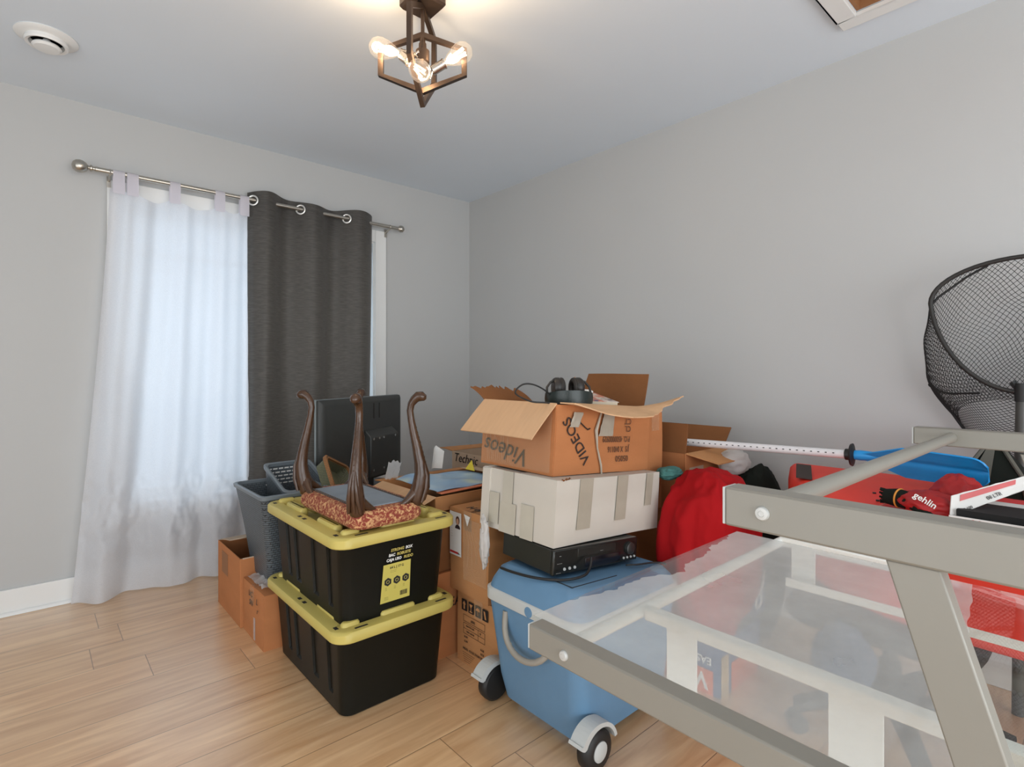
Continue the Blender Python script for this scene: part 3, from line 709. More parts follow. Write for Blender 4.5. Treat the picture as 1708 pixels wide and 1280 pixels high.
# two small cartons on the floor behind the bins
t, hx, hy, hh = carton('cardboard_box', 'small open cardboard box by the curtain hem, torn flaps up', (.688,2.555,0), (1.02,2.925,.300), CARD2, closed=False, seed=2)
flap(t, (-hx+.01,hy,hh), (hx,hy,hh), (0,-.16,.045), CARDGREY, bend=.01, seed=1, jag=.05)
flap(t, (hx,-hy+.02,hh), (hx,hy-.02,hh), (-.18,0,.02), CARDGREY, bend=.012, seed=3, jag=.06)
flap(t, (hx-.08,-hy,hh), (-hx+.01,-hy,hh), (0,.11,-.03), CARDGREY, bend=.01, seed=5, jag=.1)
st = M(); st.box((-hx-.0012,.01,hh-.13),(-hx-.0004,.11,hh-.03)); obj('faded_stamp', st, mat('faded_stamp_print', lin(150,104,70), .8), t, local=True, smooth=0)
t, hx, hy, hh = carton('cardboard_box', 'small taped cardboard box beside the lower bin, handwriting on its side', (.700,2.275,0), (1.02,2.548,.222), CARD2, seed=4)
for s_, y, z in (('UC',.05,.175),('SN',.04,.14),('L',-.05,.165),('r',-.06,.13)): text('handwriting', s_, .034, (-hx-.004,y,z), (0,-1,0), (0,0,1), MARKER, t, local=True, shear=.2)
tp = M(); tp.box((-hx-.0045,-.035,.01),(-hx-.0035,-.015,.10)); obj('torn_tape', tp, CLEARP, t, local=True, smooth=0)
cl = M(); cl.sheet(lambda u,v_: (.705+.30*u, 2.32+.19*v_, .236+.018*abs(noise.noise(Vector((u*7,v_*6,2))))*(1.6)), 30, 20, .001)
tag(obj('plastic_wrap', cl, CLEARP, smooth=40), 'crumpled clear plastic wrap on the small taped box', 'plastic wrap')

# grey woven baskets
def basket(name, label, loc, rot, wt, dt, h_, k=.72, mt=GREYWEAVE, slots=True, inner=None):
    t = thing(name, label, 'basket', loc, rot); rings = []
    def rg(s_, z, o_=0): return [(x,y,z) for x,y in rrect(-wt*s_/2+o_,-dt*s_/2+o_,wt*s_/2-o_,dt*s_/2-o_,.025,4)]
    bd = M(); prof = [(k,0),(k+.01,.01)] + [(k+(1-k)*(i/6)**1.25, h_*i/6) for i in range(1,7)]
    bd.loft([rg(s_, z) for s_, z in prof] + [rg(s_, z, .006) for s_, z in prof[:0:-1]] + [rg(k, .008, .006)])
    obj('body', bd, mt, t, local=True, smooth=40)
    rm = M(); rm.loft([rg(1,h_-.012,-.004), rg(1,h_+.002,-.006), rg(1,h_+.006,0), rg(1,h_+.004,.008), rg(1,h_-.012,.008)], caps=False); obj('rim', rm, inner or GRIM, t, local=True, smooth=40)
    if slots:
        sl = M()
        for r_ in range(5):
            for i in range(7):
                x = -wt*.38 + i*wt*.125 + (r_%2)*.012; z = h_*(.93-.055*r_); y = dt*.5*(k+(1-k)*(z/h_)**1.25)-.0075
                sl.box((x-.010,y-.001,z-.003),(x+.010,y+.0005,z+.003))
        obj('weave_slots', sl, WHITEP, t, local=True, smooth=0)
    return t
basket('woven_basket', 'grey woven plastic basket standing upright behind the bins by the curtain', (.845,2.505,.232), (0,0,0), .29, .40, .375, k=.66, slots=False)
basket('woven_basket', 'grey woven plastic basket tilted inside the upright grey one', (.905,2.620,.345), (R(22),0,R(4)), .21, .25, .325, k=.62)
basket('wicker_basket', 'brown wicker basket with dark lining tipped up behind the footstool', (1.05,2.46,.60), (R(62),R(22),R(38)), .24, .165, .06, k=.85, mt=WICKERIN, slots=False, inner=WICKER)

# flat television seen from behind
tvc = Vector((1.365,2.755,.498)); tva = math.atan2(2.74-2.413, 1.58-.973)
tv = thing('television', 'black flat television seen from behind, standing on boxes by the drape', 'television', tvc, (0,0,tva)); tv.scale = (1.06,1.06,1.06)
obj('back_cover', M().loft([[(x,y,z) for x,z in rrect(-.345+o_,0+.02+o_,.345-o_,.452-o_,.006,2)] for o_, y in ((0,.012),(0,.0),(.012,-.012),(.03,-.020))]), TVBLK, tv, local=True, smooth=30)
obj('bezel', M().box((-.347,.012,.018),(.347,.022,.455)), mat('television_silver_edge', lin(120,128,130), .4), tv, local=True, bevel=.002)
obj('screen', M().box((-.335,.022,.03),(.335,.0235,.445)), mat('television_screen', (.01,.01,.012,1), .15), tv, local=True, smooth=0)
rh = M(); rh.prism([(-.02,-.020,.03),(-.02,-.060,.045),(-.02,-.060,.250),(-.02,-.020,.285)], (.255,0,0)); hs_ = obj('rear_housing', rh, TVBLK, tv, local=True, bevel=.005)
for x, z in ((.0,.24),(.05,.24),(.09,.24),(.0,.08),(.09,.08),(.2,.24)): obj('screw', M().lathe([(.006,0),(.006,.003),(.002,.0032)], (x,-.060,z), (0,-1,0), 10), CHROME, hs_, local=True)
for x in (.06,.11): obj('vent_slot', M().box((x-.003,-.0215,.34),(x+.003,-.0195,.42)), INK, tv, local=True, smooth=0)
sd = M(); sd.box((-.03,-.02,-.01),(.06,.02,.05)); sd.taper((-.16,-.10,-.028),(.24,.10,-.008), .0, r=.04); obj('stand', sd, TVBLK, tv, local=True, bevel=.003)

# cartons behind and between bins and cooler
t, hx, hy, hh = carton('cardboard_box', 'orange-brown cardboard box on the floor right behind the bins', (1.172,1.765,0), (1.62,2.22,.330), CARD2, seed=6)
text('printed_lettering', 'EA', .05, (-hx+.062,-hy-.004,.195), (1,0,0), (0,0,1), INK, t, local=True)
text('printed_lettering', 'M', .035, (-hx+.018,-hy-.004,.215), (1,0,0), (0,0,1), INK, t, local=True)
t, hx, hy, hh = carton('cardboard_box', 'cardboard box with handling symbols and printed table, on floor beside cooler', (1.250,1.452,0), (1.70,1.728,.268), CARD, seed=8)
XF = -hx-.0045; yv = lambda a: hy-a     # a: distance from the left end of the visible side
for k in range(4):
    a = .035+.042*k; sq = M(); sq.box((XF-.0006,yv(a+.032),.205),(XF,yv(a),.247)); s_ = obj('handling_symbol', sq, INK, t, local=True, smooth=0)
    g = M(); c_ = yv(a+.016)
    def tri(*p): g.prism([(XF-.0008,c_+y,z) for y,z in p], (-.0004,0,0))
    if k == 0: tri((0,.242),(-.010,.229),(.010,.229)); tri((.004,.229),(.004,.211),(-.004,.211),(-.004,.229))
    elif k == 1: tri((.010,.240),(-.010,.240),(-.002,.226),(.002,.226)); tri((.0015,.228),(.0015,.214),(-.0015,.214),(-.0015,.228)); tri((.008,.214),(.008,.210),(-.008,.210),(-.008,.214))
    elif k == 2: tri(*[(.012*math.cos(R(a_)),.228+.012*math.sin(R(a_))) for a_ in range(0,181,30)]); tri((.001,.229),(.001,.211),(-.001,.211),(-.001,.229))
    else: tri((.008,.240),(.0,.240),(-.008,.212),(.0,.212))
    obj('symbol_mark', g, CARD, s_, local=True, smooth=0)
ln = M()
def rule(a0,z0_,a1,z1_,w_=.0012): ln.box((XF-.0005,min(yv(a0),yv(a1))-w_/2,min(z0_,z1_)-w_/2),(XF,max(yv(a0),yv(a1))+w_/2,max(z0_,z1_)+w_/2))
for a0,z0_,a1,z1_ in ((.045,.190,.045,.165),(.175,.190,.175,.165),(.045,.190,.175,.190),(.045,.165,.175,.165),(.045,.158,.175,.158),(.045,.138,.175,.138),(.045,.118,.175,.118),(.045,.158,.045,.118),(.175,.158,.175,.118),(.135,.158,.135,.118)): rule(a0,z0_,a1,z1_)
obj('printed_table', ln, INK, t, local=True, smooth=0)
def lab(s_, sz, a, z): text('printed_lettering', s_, sz, (XF+.0006,yv(a),z), (0,-1,0), (0,0,1), INK, t, local=True)
lab('(I/BS)',.012,.09,.172); lab('NIGHTSTAND',.008,.062,.147); lab('TABLE ABCDE',.008,.062,.126); lab('V',.014,.145,.143)
lab('N.W',.011,.05,.103); lab('G.W',.011,.05,.086); lab('KGS',.011,.15,.088); lab('KGS',.011,.15,.072); lab('MEAS: 42X35.5X30CM',.0125,.042,.056)
for k in range(5): lab('---------------------------------'[:33-4*k], .007, .04+.002*k, .044-.008*k)

t, hx, hy, hh = carton('cardboard_box', 'brown cardboard box with portrait sheet taped on its side, beneath the white box', (1.240,1.524,.272), (1.70,1.762,.588), CARD, seed=10)
XF = -hx-.0045
sh = M(); sh.box((XF-.0008,hy-.078,.135),(XF,hy-.004,.302)); sh_ = obj('portrait_sheet', sh, WHITEP, t, local=True, smooth=0)
def disc(cy_, cz, ry, rz, mt, n, off, half=None):
    m = M(); a0, a1 = half or (0,360)
    m.prism([(XF-off,cy_+ry*math.cos(R(a)),cz+rz*math.sin(R(a))) for a in range(a0,a1+1 if half else a1,15)], (-.0004,0,0)); return obj(n, m, mt, sh_, local=True, smooth=0)
pc = hy-.056
disc(pc,.2705,.0115,.016,mat('brown_hair_print', lin(92,58,40), .6),'portrait_hair',0,.001) if False else None
disc(pc,.272,.0125,.0165,mat('brown_hair_print', lin(92,58,40), .6),'portrait_hair',.001)
disc(pc,.268,.0080,.0120,mat('skin_print', lin(206,160,130), .6),'portrait_face',.0015)
disc(pc,.240,.0165,.016,mat('dark_garment_print', lin(44,34,36), .6),'portrait_shoulders',.001,(0,180))
rb = M(); rb.box((XF-.0014,hy-.058,.142),(XF-.0008,hy-.006,.150)); obj('red_bar', rb, mat('red_print', lin(190,40,40), .6), sh_, local=True, smooth=0)
text('printed_lettering', 'Bl---', .010, (XF-.0002,hy-.058,.142), (0,-1,0), (0,0,1), INK, sh_, local=True)
text('printed_lettering', '*', .030, (XF-.0002,hy-.010,.262), (0,-1,0), (0,0,1), INK, sh_, local=True)
for k in range(6): text('printed_lettering', '------', .006, (XF-.0002,hy-.012,.255-.01*k), (0,-1,0), (0,0,1), mat('grey_print',(.4,.4,.4,1)) if k == 0 else bpy.data.materials['grey_print'], sh_, local=True)
text('handwriting', 'H or S', .045, (-hx+.03,hy-.06,hh), (0,-1,0), (1,0,0), MARKER, t, local=True, shear=.2)
wr = M()
for k in range(7):
    a = .10+.018*k; wr.tube([(XF-.002,hy-a,.28-.01*k),(XF-.004,hy-a-.03,.20),(XF-.003,hy-a-.02-.01*(k%3),.11+.012*(k%4))], .0012, 5)
wr.sheet(lambda u,v_: (XF-.003-.003*abs(noise.noise(Vector((u*9,v_*9,1)))), hy-.095-.14*u, .06+.23*v_), 18, 18, .0005)
obj('stretch_film', wr, CLEART, t, local=True, smooth=40)
tr3 = M(); tr3.prism([(XF-.001,hy-.098,.305),(XF-.001,hy-.135,.300),(XF-.004,hy-.122,.265)], (-.001,0,0)); obj('torn_sticker', tr3, WHITEP, t, local=True, smooth=0)

# tall carton behind the bins that carries the open box
carton('cardboard_box', 'dark-sided cardboard box behind the upper bin, under the open box', (1.175,1.778,.334), (1.60,2.20,.560), CARDDARK, seed=12)
t, hx, hy, hh = carton('cardboard_box', 'large cardboard box on the floor under the television', (1.10,2.30,0), (1.66,2.88,.470), CARD2, seed=13)
# open shallow box with a blue map
t, hx, hy, hh = carton('game_box', 'open shallow brown box holding a blue map, between footstool and white box', (1.19,1.79,.566), (1.72,2.215,.625), CARD, closed=False, seed=14)
flap(t, (-hx,hy,hh), (-hx,-hy,hh), (-.055,0,-.020), CARDIN, jag=.05, seed=2)
flap(t, (hx,hy,hh), (-hx,hy,hh), (0,.075,-.006), CARD, seed=4, jag=.06)
flap(t, (hx,-hy+.03,hh), (hx,hy,hh), (-.13,.0,.014), CARDGREY, seed=6, bend=.01, taper=.2)
mp_ = M(); mp_.sheet(lambda u,v_: (1.215+.40*u, 1.815+.33*v_, .640+.010*math.sin(u*5)*v_+.012*noise.noise(Vector((u*3,v_*3,5)))), 16, 14, .002)
tag(obj('folded_map', mp_, MAP, smooth=60), 'blue printed map spread in the open shallow box', 'map')
rp = M(); rp.sheet(lambda u,v_: (1.22+.37*u, 1.795+.035*v_, .634+.006*u), 10, 2, .004)
tag(obj('orange_board', rp, mat('orange_board_print', lin(222,130,92), .6, var=.1, scale=30), smooth=0), 'orange strip of printed board at the front of the open shallow box', 'board')
yt = M(); yt.prism([(1.550,2.08,.655),(1.550,2.01,.655),(1.560,2.045,.700)], (.002,0,0)); tag(obj('paper_triangle', yt, mat('yellow_paper', lin(236,212,70), .6)), 'yellow paper triangle standing beside the blue map', 'paper')
# loose torn flaps box by the corner with printed word
t, hx, hy, hh = carton('cardboard_box', 'tall grey-brown cardboard box with black printed word, near the room corner', (1.75,1.96,.0), (2.25,2.47,.680), CARDGREY, closed=False, seed=16)
flap(t, (-hx,-hy,hh), (hx,-hy,hh), (0,-.10,.03), CARDGREY, seed=9, bend=.02, taper=.15)
fl = flap(t, (hx,hy-.06,hh), (hx,-hy,hh), (-.06,.0,.165), CARD, seed=11, bend=-.02, jag=.04)
flap(t, (hx,hy,hh), (-hx,hy,hh), (0,.12,.012), CARD, seed=12, bend=.01, jag=.05)
text('printed_lettering', 'Technic', .066, (-hx-.001,hy-.02,hh-.052), (0,-1,0), (0,0,1), INK, t, local=True, shear=.25)
# scraps round the open box
pf = M(); pf.sheet(lambda u,v_: (1.205+.055*u+.02*v_, 2.225-.02*u, .632+.075*v_+.02*noise.noise(Vector((u*4,v_*5,8)))), 10, 10, .001); tag(obj('plastic_wrap', pf, CLEARP, smooth=0), 'shiny torn plastic bag end sticking up behind the footstool', 'plastic wrap')
wp = M(); wp.sheet(lambda u,v_: (1.46+.05*u+.012*v_, 2.23+.02*math.sin(u*4), .645+.11*v_*(1-.5*abs(u-.5))), 8, 8, .001); tag(obj('paper_scrap', wp, WHITEP, smooth=0), 'white paper scrap standing up behind the blue map', 'paper')

# ------------------------------------------------------------------ cooler with the stack on it
ck = thing('cooler', 'blue wheeled cooler on the floor under the desk corner', 'cooler', (1.41,1.21,0))
cX0, cX1, cY0, cY1 = 1.135, 1.655, 1.000, 1.425
def cr_(o_, z, r_=.05, a=0): return [(x,y,z) for x,y in rrect(cX0+o_+a, cY0+o_, cX1-o_, cY1-o_, r_, 6)]
bd = M(); bd.loft([cr_(.045,.030,.04,.03), cr_(.032,.040,.05,.02), cr_(.024,.12,.05,.008), cr_(.010,.30,.05), cr_(.003,.368,.05)])
obj('body', bd, BLUEC, ck, smooth=45)
obj('rim', M().loft([cr_(.001,.368), cr_(-.004,.372), cr_(-.004,.404), cr_(.002,.410)]), GREYP, ck, smooth=45)
def ctop(o_, z, sl): return [(x,y,z - sl*(x-cX0)) for x,y in rrect(cX0+o_, cY0+o_, cX1-o_, cY1-o_, .05, 6)]
obj('lid', M().loft([cr_(.004,.410), ctop(.010,.432,0), ctop(.028,.470,.03), ctop(.045,.484,.06), ctop(.055,.488,.0765)]), BLUEC, ck, smooth=45)
gv = M()
gv.tube([(1.19,1.150,.4885-.0765*.055),(1.19,1.075,.4885-.0765*.055),(1.40,1.075,.4885-.0765*.265)], .0015, 6); obj('lid_seam', gv, INK, ck)
obj('badge', M().lathe([(.001,0),(.016,0),(.016,.002),(.001,.003)], (cX0-.0035,1.20,.388), (-1,0,0), 24), BLUEC, ck)
hd = M(); pts = []
for k in range(17):
    a = PI*k/16; pts.append((cX0+.006-.028*math.sin(a), 1.315-.105*(1-math.cos(a)), .352-.105*math.sin(a)**.75))
hd.tube(pts, .0095, 12); obj('handle', hd, TAUPE, ck, smooth=60)
for yy, s in ((cY0+.004,-1),(cY1-.004,1)):
    wc = Vector((1.190, yy+s*.012, .058))
    w_ = obj('wheel', M().lathe([(.020,-.021),(.050,-.021),(.057,-.014),(.058,0),(.057,.014),(.050,.021),(.030,.023),(.028,.018),(.020,.018)], wc, (0,s,0), 32), RUBBER, ck, smooth=45)
    obj('hub_cap', M().lathe([(.028,.016),(.028,.024),(.020,.028),(.001,.029)], wc, (0,s,0), 24), GREYP, w_)
    fd = M(); yo = s*.030
    arc = [wc + Vector((.066*math.cos(R(a)), 0, .066*math.sin(R(a)))) for a in range(14,151,8)] + [wc+Vector((-.066,0,.030)), wc+Vector((-.074,0,.034))]
    out = [wc + Vector((.076*math.cos(R(a))*(1+.10*max(0,(a-80)/70)), 0, .078*math.sin(R(a))*(1+.16*max(0,(a-80)/70)))) for a in range(14,151,8)] + [wc+Vector((-.078,0,.048)), wc+Vector((-.082,0,.040))]
    for i in range(len(arc)-1):
        fd.prism([arc[i]-Vector((0,.024,0)), arc[i+1]-Vector((0,.024,0)), out[i+1]-Vector((0,.024,0)), out[i]-Vector((0,.024,0))], (0,.048,0))
    obj('fender', fd, GREYP, ck, smooth=30)
ft = M(); ft.taper((1.225,cY0+.06,.0),(1.30,cY1-.06,.045), .008, r=.012); ft.taper((1.56,cY0+.05,0),(1.61,cY1-.05,.045), .006, r=.012); obj('feet', ft, BLUEC, ck)

TILT = R(4.2)
vcr = thing('video_recorder', 'black video recorder on the blue cooler lid', 'video recorder', (1.185,1.150,.4915), (0,TILT,R(-4)))
VW, VD, VH = .385, .255, .082
obj('case', M().box((0,.012,.008),(VW,VD,VH)), mat('black_painted_metal', (.018,.019,.016,1), .45, var=.1), vcr, local=True, bevel=.003)
fp_ = obj('front_panel', M().box((-.002,-.002,.006),(VW+.002,.014,VH+.001)), mat('black_gloss_plastic', (.012,.013,.011,1), .22), vcr, local=True, bevel=.004)
obj('display_window', M().box((.135,-.0035,.014),(.30,-.001,.044)), mat('smoked_display', (.006,.006,.010,1), .1), fp_, local=True, bevel=.001)
obj('cassette_door', M().box((.10,-.0032,.052),(.275,-.001,.077)), mat('black_flap_plastic', (.02,.021,.018,1), .3), fp_, local=True, bevel=.001)
obj('jog_dial', M().lathe([(.001,.012),(.014,.012),(.020,.009),(.021,0)], (.345,-.002,.050), (0,-1,0), 28), mat('dark_dial', (.03,.03,.028,1), .3), fp_, local=True)
bt = M()
for k in range(3): bt.lathe([(.001,.003),(.004,.003),(.005,0)], (.045+.022*k,-.002,.022), (0,-1,0), 12)
for k in range(4): bt.lathe([(.001,.003),(.0035,.003),(.004,0)], (.318+.018*k,-.002,.020), (0,-1,0), 12)
obj('buttons', bt, GREYP, fp_, local=True)
for s_, x, z, sz in (('--- -- --',.012,.040,.007),('------',.20,.058,.007),('---',.02,.062,.008),('--- -- ---',.01,.012,.006)): text('lettering', s_, sz, (x,-.002,z), (1,0,0), (0,0,1), GREYP, fp_, local=True, off=.002)
fe = M()
for x in (.03,VW-.03):
    for y in (.04,VD-.03): fe.lathe([(.010,0),(.012,.010)], (x,y,0), n=12)
obj('foot', fe, RUBBER, vcr, local=True)

wb = thing('white_cardboard_box', 'white cardboard box with grey tape strips on the video recorder', 'box', (1.200,1.160,.5765), (0,TILT,0))
W_, D_, H_ = .552, .356, .205
m = M()
def wobf(f, nu=10, nv=6): m.grid(lambda u,v_: Vector(f(u,v_))+noise.noise_vector(Vector(f(u,v_))*4+Vector((7,3,1)))*.0035, nu, nv)
wobf(lambda u,v_:(W_*u,0,H_*v_)); wobf(lambda u,v_:(W_*u,D_,H_*v_)); wobf(lambda u,v_:(0,D_*u,H_*v_)); wobf(lambda u,v_:(W_,D_*u,H_*v_)); wobf(lambda u,v_:(W_*u,D_*v_,.001)); wobf(lambda u,v_:(W_*u,D_*v_,H_-.004))
obj('body', m, CARDWHITE, wb, local=True, smooth=30)
lf = M(); lf.box((-.004,D_-.040,.004),(.010,D_+.004,H_-.002)); lf.box((.012,.002,H_-.003),(W_-.004,D_*.5,H_)); obj('flap', lf, CARDWHITE, wb, local=True, bevel=.0015)
for x, w2, z0_ in ((.105,.065,.045),(.300,.058,.055),(.470,.040,.090)): obj('grey_tape', M().sheet(lambda u,v_: (x+w2*u-.01*(1-v_),-.0048,z0_+(H_-z0_)*v_), 2, 6, .0008), GREYTAPE, wb, local=True, smooth=0)
for y, w2, z0_, z1_ in ((.195,.050,.09,H_),(.262,.050,.02,.125),(.175,.080,.0,.10),(.09,.06,.0,.11)): obj('grey_tape', M().sheet(lambda u,v_: (-.0048 if y != .175 else -.0053,y+w2*u,z0_+(z1_-z0_)*v_), 2, 6, .0008), PALETAPE, wb, local=True, smooth=0)
tg = M(); tg.sheet(lambda u,v_: (.01+.05*u+.01*v_, -.01+.015*u, H_+.003+.010*noise.noise(Vector((u*6,v_*5,2)))), 8, 3, .002); obj('torn_edge', tg, CARDDARK, wb, local=True)

vb = thing('videos_cardboard_box', 'open brown cardboard box lettered videos, topmost of the stack on the cooler', 'box', (1.262,1.222,.7795), (0,TILT,0))
W_, D_, H_ = .520, .372, .232
m = M()
def pan(f, d, nu=10, nv=6): m.sheet(lambda u,v_: Vector(f(u,v_))+noise.noise_vector(Vector(f(u,v_))*5+Vector((2,8,d)))*.004, nu, nv, .0045)
pan(lambda u,v_:(W_*u,0,H_*v_),1); pan(lambda u,v_:(W_*u,D_,H_*v_),1); pan(lambda u,v_:(0,D_*u,H_*v_),1); pan(lambda u,v_:(W_,D_*u,H_*v_),1); pan(lambda u,v_:(W_*u,D_*v_,.003),1)
obj('body', m, CARD2, vb, local=True, smooth=40)
flap(vb, (0,D_,H_+.003), (0,.0,H_+.003), (-.100,.012,-.112), CARDIN, seed=21, bend=.006)
# front flap: torn free edge, right corner curling up
def ffl(u, v_):
    e = 1+.22*noise.noise(Vector((u*6+1,2,0)))*v_+.10*noise.noise(Vector((u*22,5,0)))*v_
    return (.015+.50*u+.05*u*v_, -.115*v_*e*(.55+.5*math.sin(min(1,u*1.25)*PI*.62)), H_+.006-.036*v_*math.sin(min(1,u*1.15)*PI)+.055*max(0,u-.72)*v_/.28*.9)
obj('flap', M().sheet(ffl, 60, 10, .0045), CARDIN, vb, local=True, smooth=50)
flap(vb, (W_,D_,H_), (W_,.03,H_), (.045,-.01,.135), CARDDARK, seed=25, bend=.01, taper=.10)
flap(vb, (.25,D_,H_), (.0,D_,H_), (-.02,.05,.062), CARDDARK, seed=27, bend=.02, jag=.3)
ux, uz = Vector((-1,0,0)), Vector((0,0,-1))
def vt(s_, sz, x, z, mt=BROWNINK, **k): text('printed_lettering', s_, sz, (x,-.006,z), ux, uz, mt, vb, local=True, **k)
vt('05050', .030, .385, .058); vt('J/S  X 040116', .030, .388, .092, sx=.75); vt('P.O. 4500000929', .030, .392, .128, sx=.75); vt('CL', .03, .395, .165); vt('CT', .03, .396, .192)
a = R(125)
text('handwriting', 'VIDEOS', .056, (.172,-.006,.048), (-math.cos(R(52)),0,math.sin(R(52))) , (-math.sin(R(52)),0,-math.cos(R(52))), MARKER, vb, local=True, shear=.15)
swo = M(); swo.tube([(.075,-.008,.205),(.10,-.008,.182),(.135,-.008,.160),(.150,-.008,.152),(.162,-.008,.156)], .0022, 6); obj('pen_stroke', swo, MARKER, vb, local=True)
text('printed_lettering', 'ROSS W', .034, (-.006,.075,.160), (0,1,0), (0,0,-1), BROWNINK, vb, local=True)
text('printed_lettering', 'MEAS', .030, (-.006,.050,.200), (0,1,0), (0,0,-1), BROWNINK, vb, local=True)
text('handwriting', 'Videos', .085, (-.007,.11,.07), (0,1,.12), (0,.1,-1), MARKER, vb, local=True, shear=.25)
ct = M(); ct.sheet(lambda u,v_: (-.009-.004*abs(noise.noise(Vector((u*8,v_*6,9)))), .01+.35*u, .01+.20*v_), 24, 12, .0006)
for k in range(12): ct.tube([(-.012,.20+.011*k,.02),(-.013,.205+.012*k,.06+.07*random.random())], .0016, 5)
obj('clear_tape', ct, CLEART, vb, local=True, smooth=40)
tpz = M(); tpz.tube([(.215,-.010,.21),(.19,-.012,.15),(.20,-.012,.09),(.225,-.011,.03),(.235,-.010,-.02)], [.003,.006,.003,.004,.003], 6, flat=None)
tpz.sheet(lambda u,v_: (.055+.045*u+.02*v_, -.010-.008*abs(noise.noise(Vector((u*5,v_*5,3)))), .160+.05*v_), 8, 8, .0008)
tpz.sheet(lambda u,v_: (.205+.08*u*(1-.3*v_)+.03*v_, -.010-.006*abs(noise.noise(Vector((u*5,v_*5,6)))), .130+.09*v_), 8, 8, .0008)
obj('peeling_tape', tpz, GREYTAPE, vb, local=True, smooth=40)
# inner carton end at the right of the VIDEOS box
t, hx, hy, hh = carton('cardboard_box', 'plain brown cardboard box pressed behind the right end of the videos box', (1.795,1.235,.575), (1.90,1.60,.955), CARD2, seed=31)
# things in and on the open box
tape_m = mat('black_cassette_case', (.02,.02,.02,1), .35)
for i, (x, y, z, rz, mt, lb_) in enumerate(((.035,.06,H_-.030,.0,mat('cream_cassette_case', lin(206,186,150), .5),'cream cassette case at the left of the open videos box'),(.15,.05,H_-.030,.0,tape_m,'black cassette case under the headphones'),(.27,.06,H_-.030,.05,tape_m,'black cassette case under the magazine'),(.39,.06,H_-.030,.0,tape_m,'black cassette case at the right of the open videos box'))):
    o = obj('video_cassette', M().box((0,0,0),(.105,.19,.025)), mt, local=True, bevel=.002); o.location = Matrix.LocRotScale(Vector(vb.location), Euler((0,TILT,0)), None) @ Vector((x,y,z)); o.rotation_euler = (0,TILT,rz); tag(o, lb_, 'video cassette', 'cassettes in the videos box')
# these cassettes stand on a packed layer of cloth filling the box
fl_ = M().box((.010,.010,.008),(W_-.010,D_-.010,H_-.031)); o = obj('packing_cloth', fl_, BLACKC, local=True, bevel=.01); o.location = vb.location; o.rotation_euler = (0,TILT,0); tag(o, 'dark packing cloth filling the open videos box', 'cloth')
VB = Matrix.LocRotScale(Vector(vb.location), Euler((0,TILT,0)), None)

# headphones lying headband forward, cups up
hp_ = thing('headphones', 'black over-ear headphones lying on top of the open videos box', 'headphones', VB @ Vector((.150,.085,H_+.002)), (0,0,R(-38)))
hb_ = M(); rings = []
for k in range(25):
    a = R(180 + 180*k/24); c_ = Vector((.080*math.cos(a), .075*math.sin(a), 0)); n_ = Vector((math.cos(a), math.sin(a), 0))
    h0 = .004; h1 = .052 - .012*abs(math.cos(a))**3
    rings.append([c_-n_*.004+UP*h0, c_+n_*.004+UP*h0, c_+n_*.006+UP*(h0+h1)/2, c_+n_*.004+UP*h1, c_-n_*.004+UP*h1, c_-n_*.010+UP*(h0+h1)/2])
hb_.loft(rings); obj('headband', hb_, mat('headphone_leatherette', (.014,.022,.020,1), .35, bump=.1, bscale=200), hp_, local=True, smooth=50)
for s in (-1,1):
    yk = M(); yk.tube([(s*.078,.0,.040),(s*.076,.012,.060),(s*.062,.022,.078),(s*.040,.028,.086)], .0045, 8); obj('yoke', yk, mat('headphone_metal', (.06,.055,.05,1), .35, .6), hp_, local=True)
    cup = M(); cc = Vector((s*.036,.030,.058)); cup.lathe([(.002,-.018),(.032,-.016),(.037,-.008),(.037,.004),(.034,.010)], cc, (s*-.75,-.15,.0) if s > 0 else (.9,.1,0), 28); obj('ear_cup', cup, mat('headphone_cup_plastic', (.022,.017,.014,1), .4), hp_, local=True)
    pad = M(); pad.torus(cc + Vector((-s*.013,0,0)), (s*-.75,-.15,0) if s > 0 else (.9,.1,0), .027, .010, 28, 10); obj('ear_pad', pad, mat('headphone_pad', (.02,.015,.012,1), .6), hp_, local=True)
cb = M(); P = [VB @ Vector(p) for p in ((.10,.10,H_+.006),(.055,.10,H_+.040),(.0,.11,H_+.062),(-.045,.12,H_+.060),(-.075,.12,H_+.030),(-.062,.06,H_+.006),(-.02,.035,H_+.004),(.05,.03,H_+.003),(.10,.04,H_+.004))]
def spline(P, n=8):
    out = []
    for i in range(len(P)-1):
        p0, p1, p2, p3 = P[max(i-1,0)], P[i], P[i+1], P[min(i+2,len(P)-1)]
        for k in range(n):
            t_ = k/n; out.append(.5*((2*p1)+(p2-p0)*t_+(2*p0-5*p1+4*p2-p3)*t_**2+(3*p1-p0-3*p2+p3)*t_**3))
    return out + [P[-1]]
tag(obj('headphone_cable', cb.tube(spline(P), .0028, 8), RUBBER, smooth=60), 'black headphone cable looping above the open videos box', 'cable')
bk = thing('paperback_book', 'thick paperback with printed cover lying beside the headphones', 'book', VB @ Vector((.305,.115,H_+.012)), (R(9),TILT,R(-20)))
obj('pages', M().box((-.062,-.085,.002),(.062,.083,.022)), mat('book_pages', lin(214,200,176), .8, var=.05, scale=200, stretch=(1,1,30)), bk, local=True)
obj('cover', M().box((-.066,-.088,.022),(.066,.088,.024)).box((-.066,-.088,0),(.066,.088,.002)).box((-.066,.083,0),(.066,.088,.024)), COVER, bk, local=True, bevel=.0008)
stp = M().box((-.045,.005,.0),(.040,.024,.012)); o = obj('paper_strip', stp, WHITEP, bk, local=True, bevel=.001); o.location = (-.01,.035,.0245); o.rotation_euler = (R(10),0,R(8))
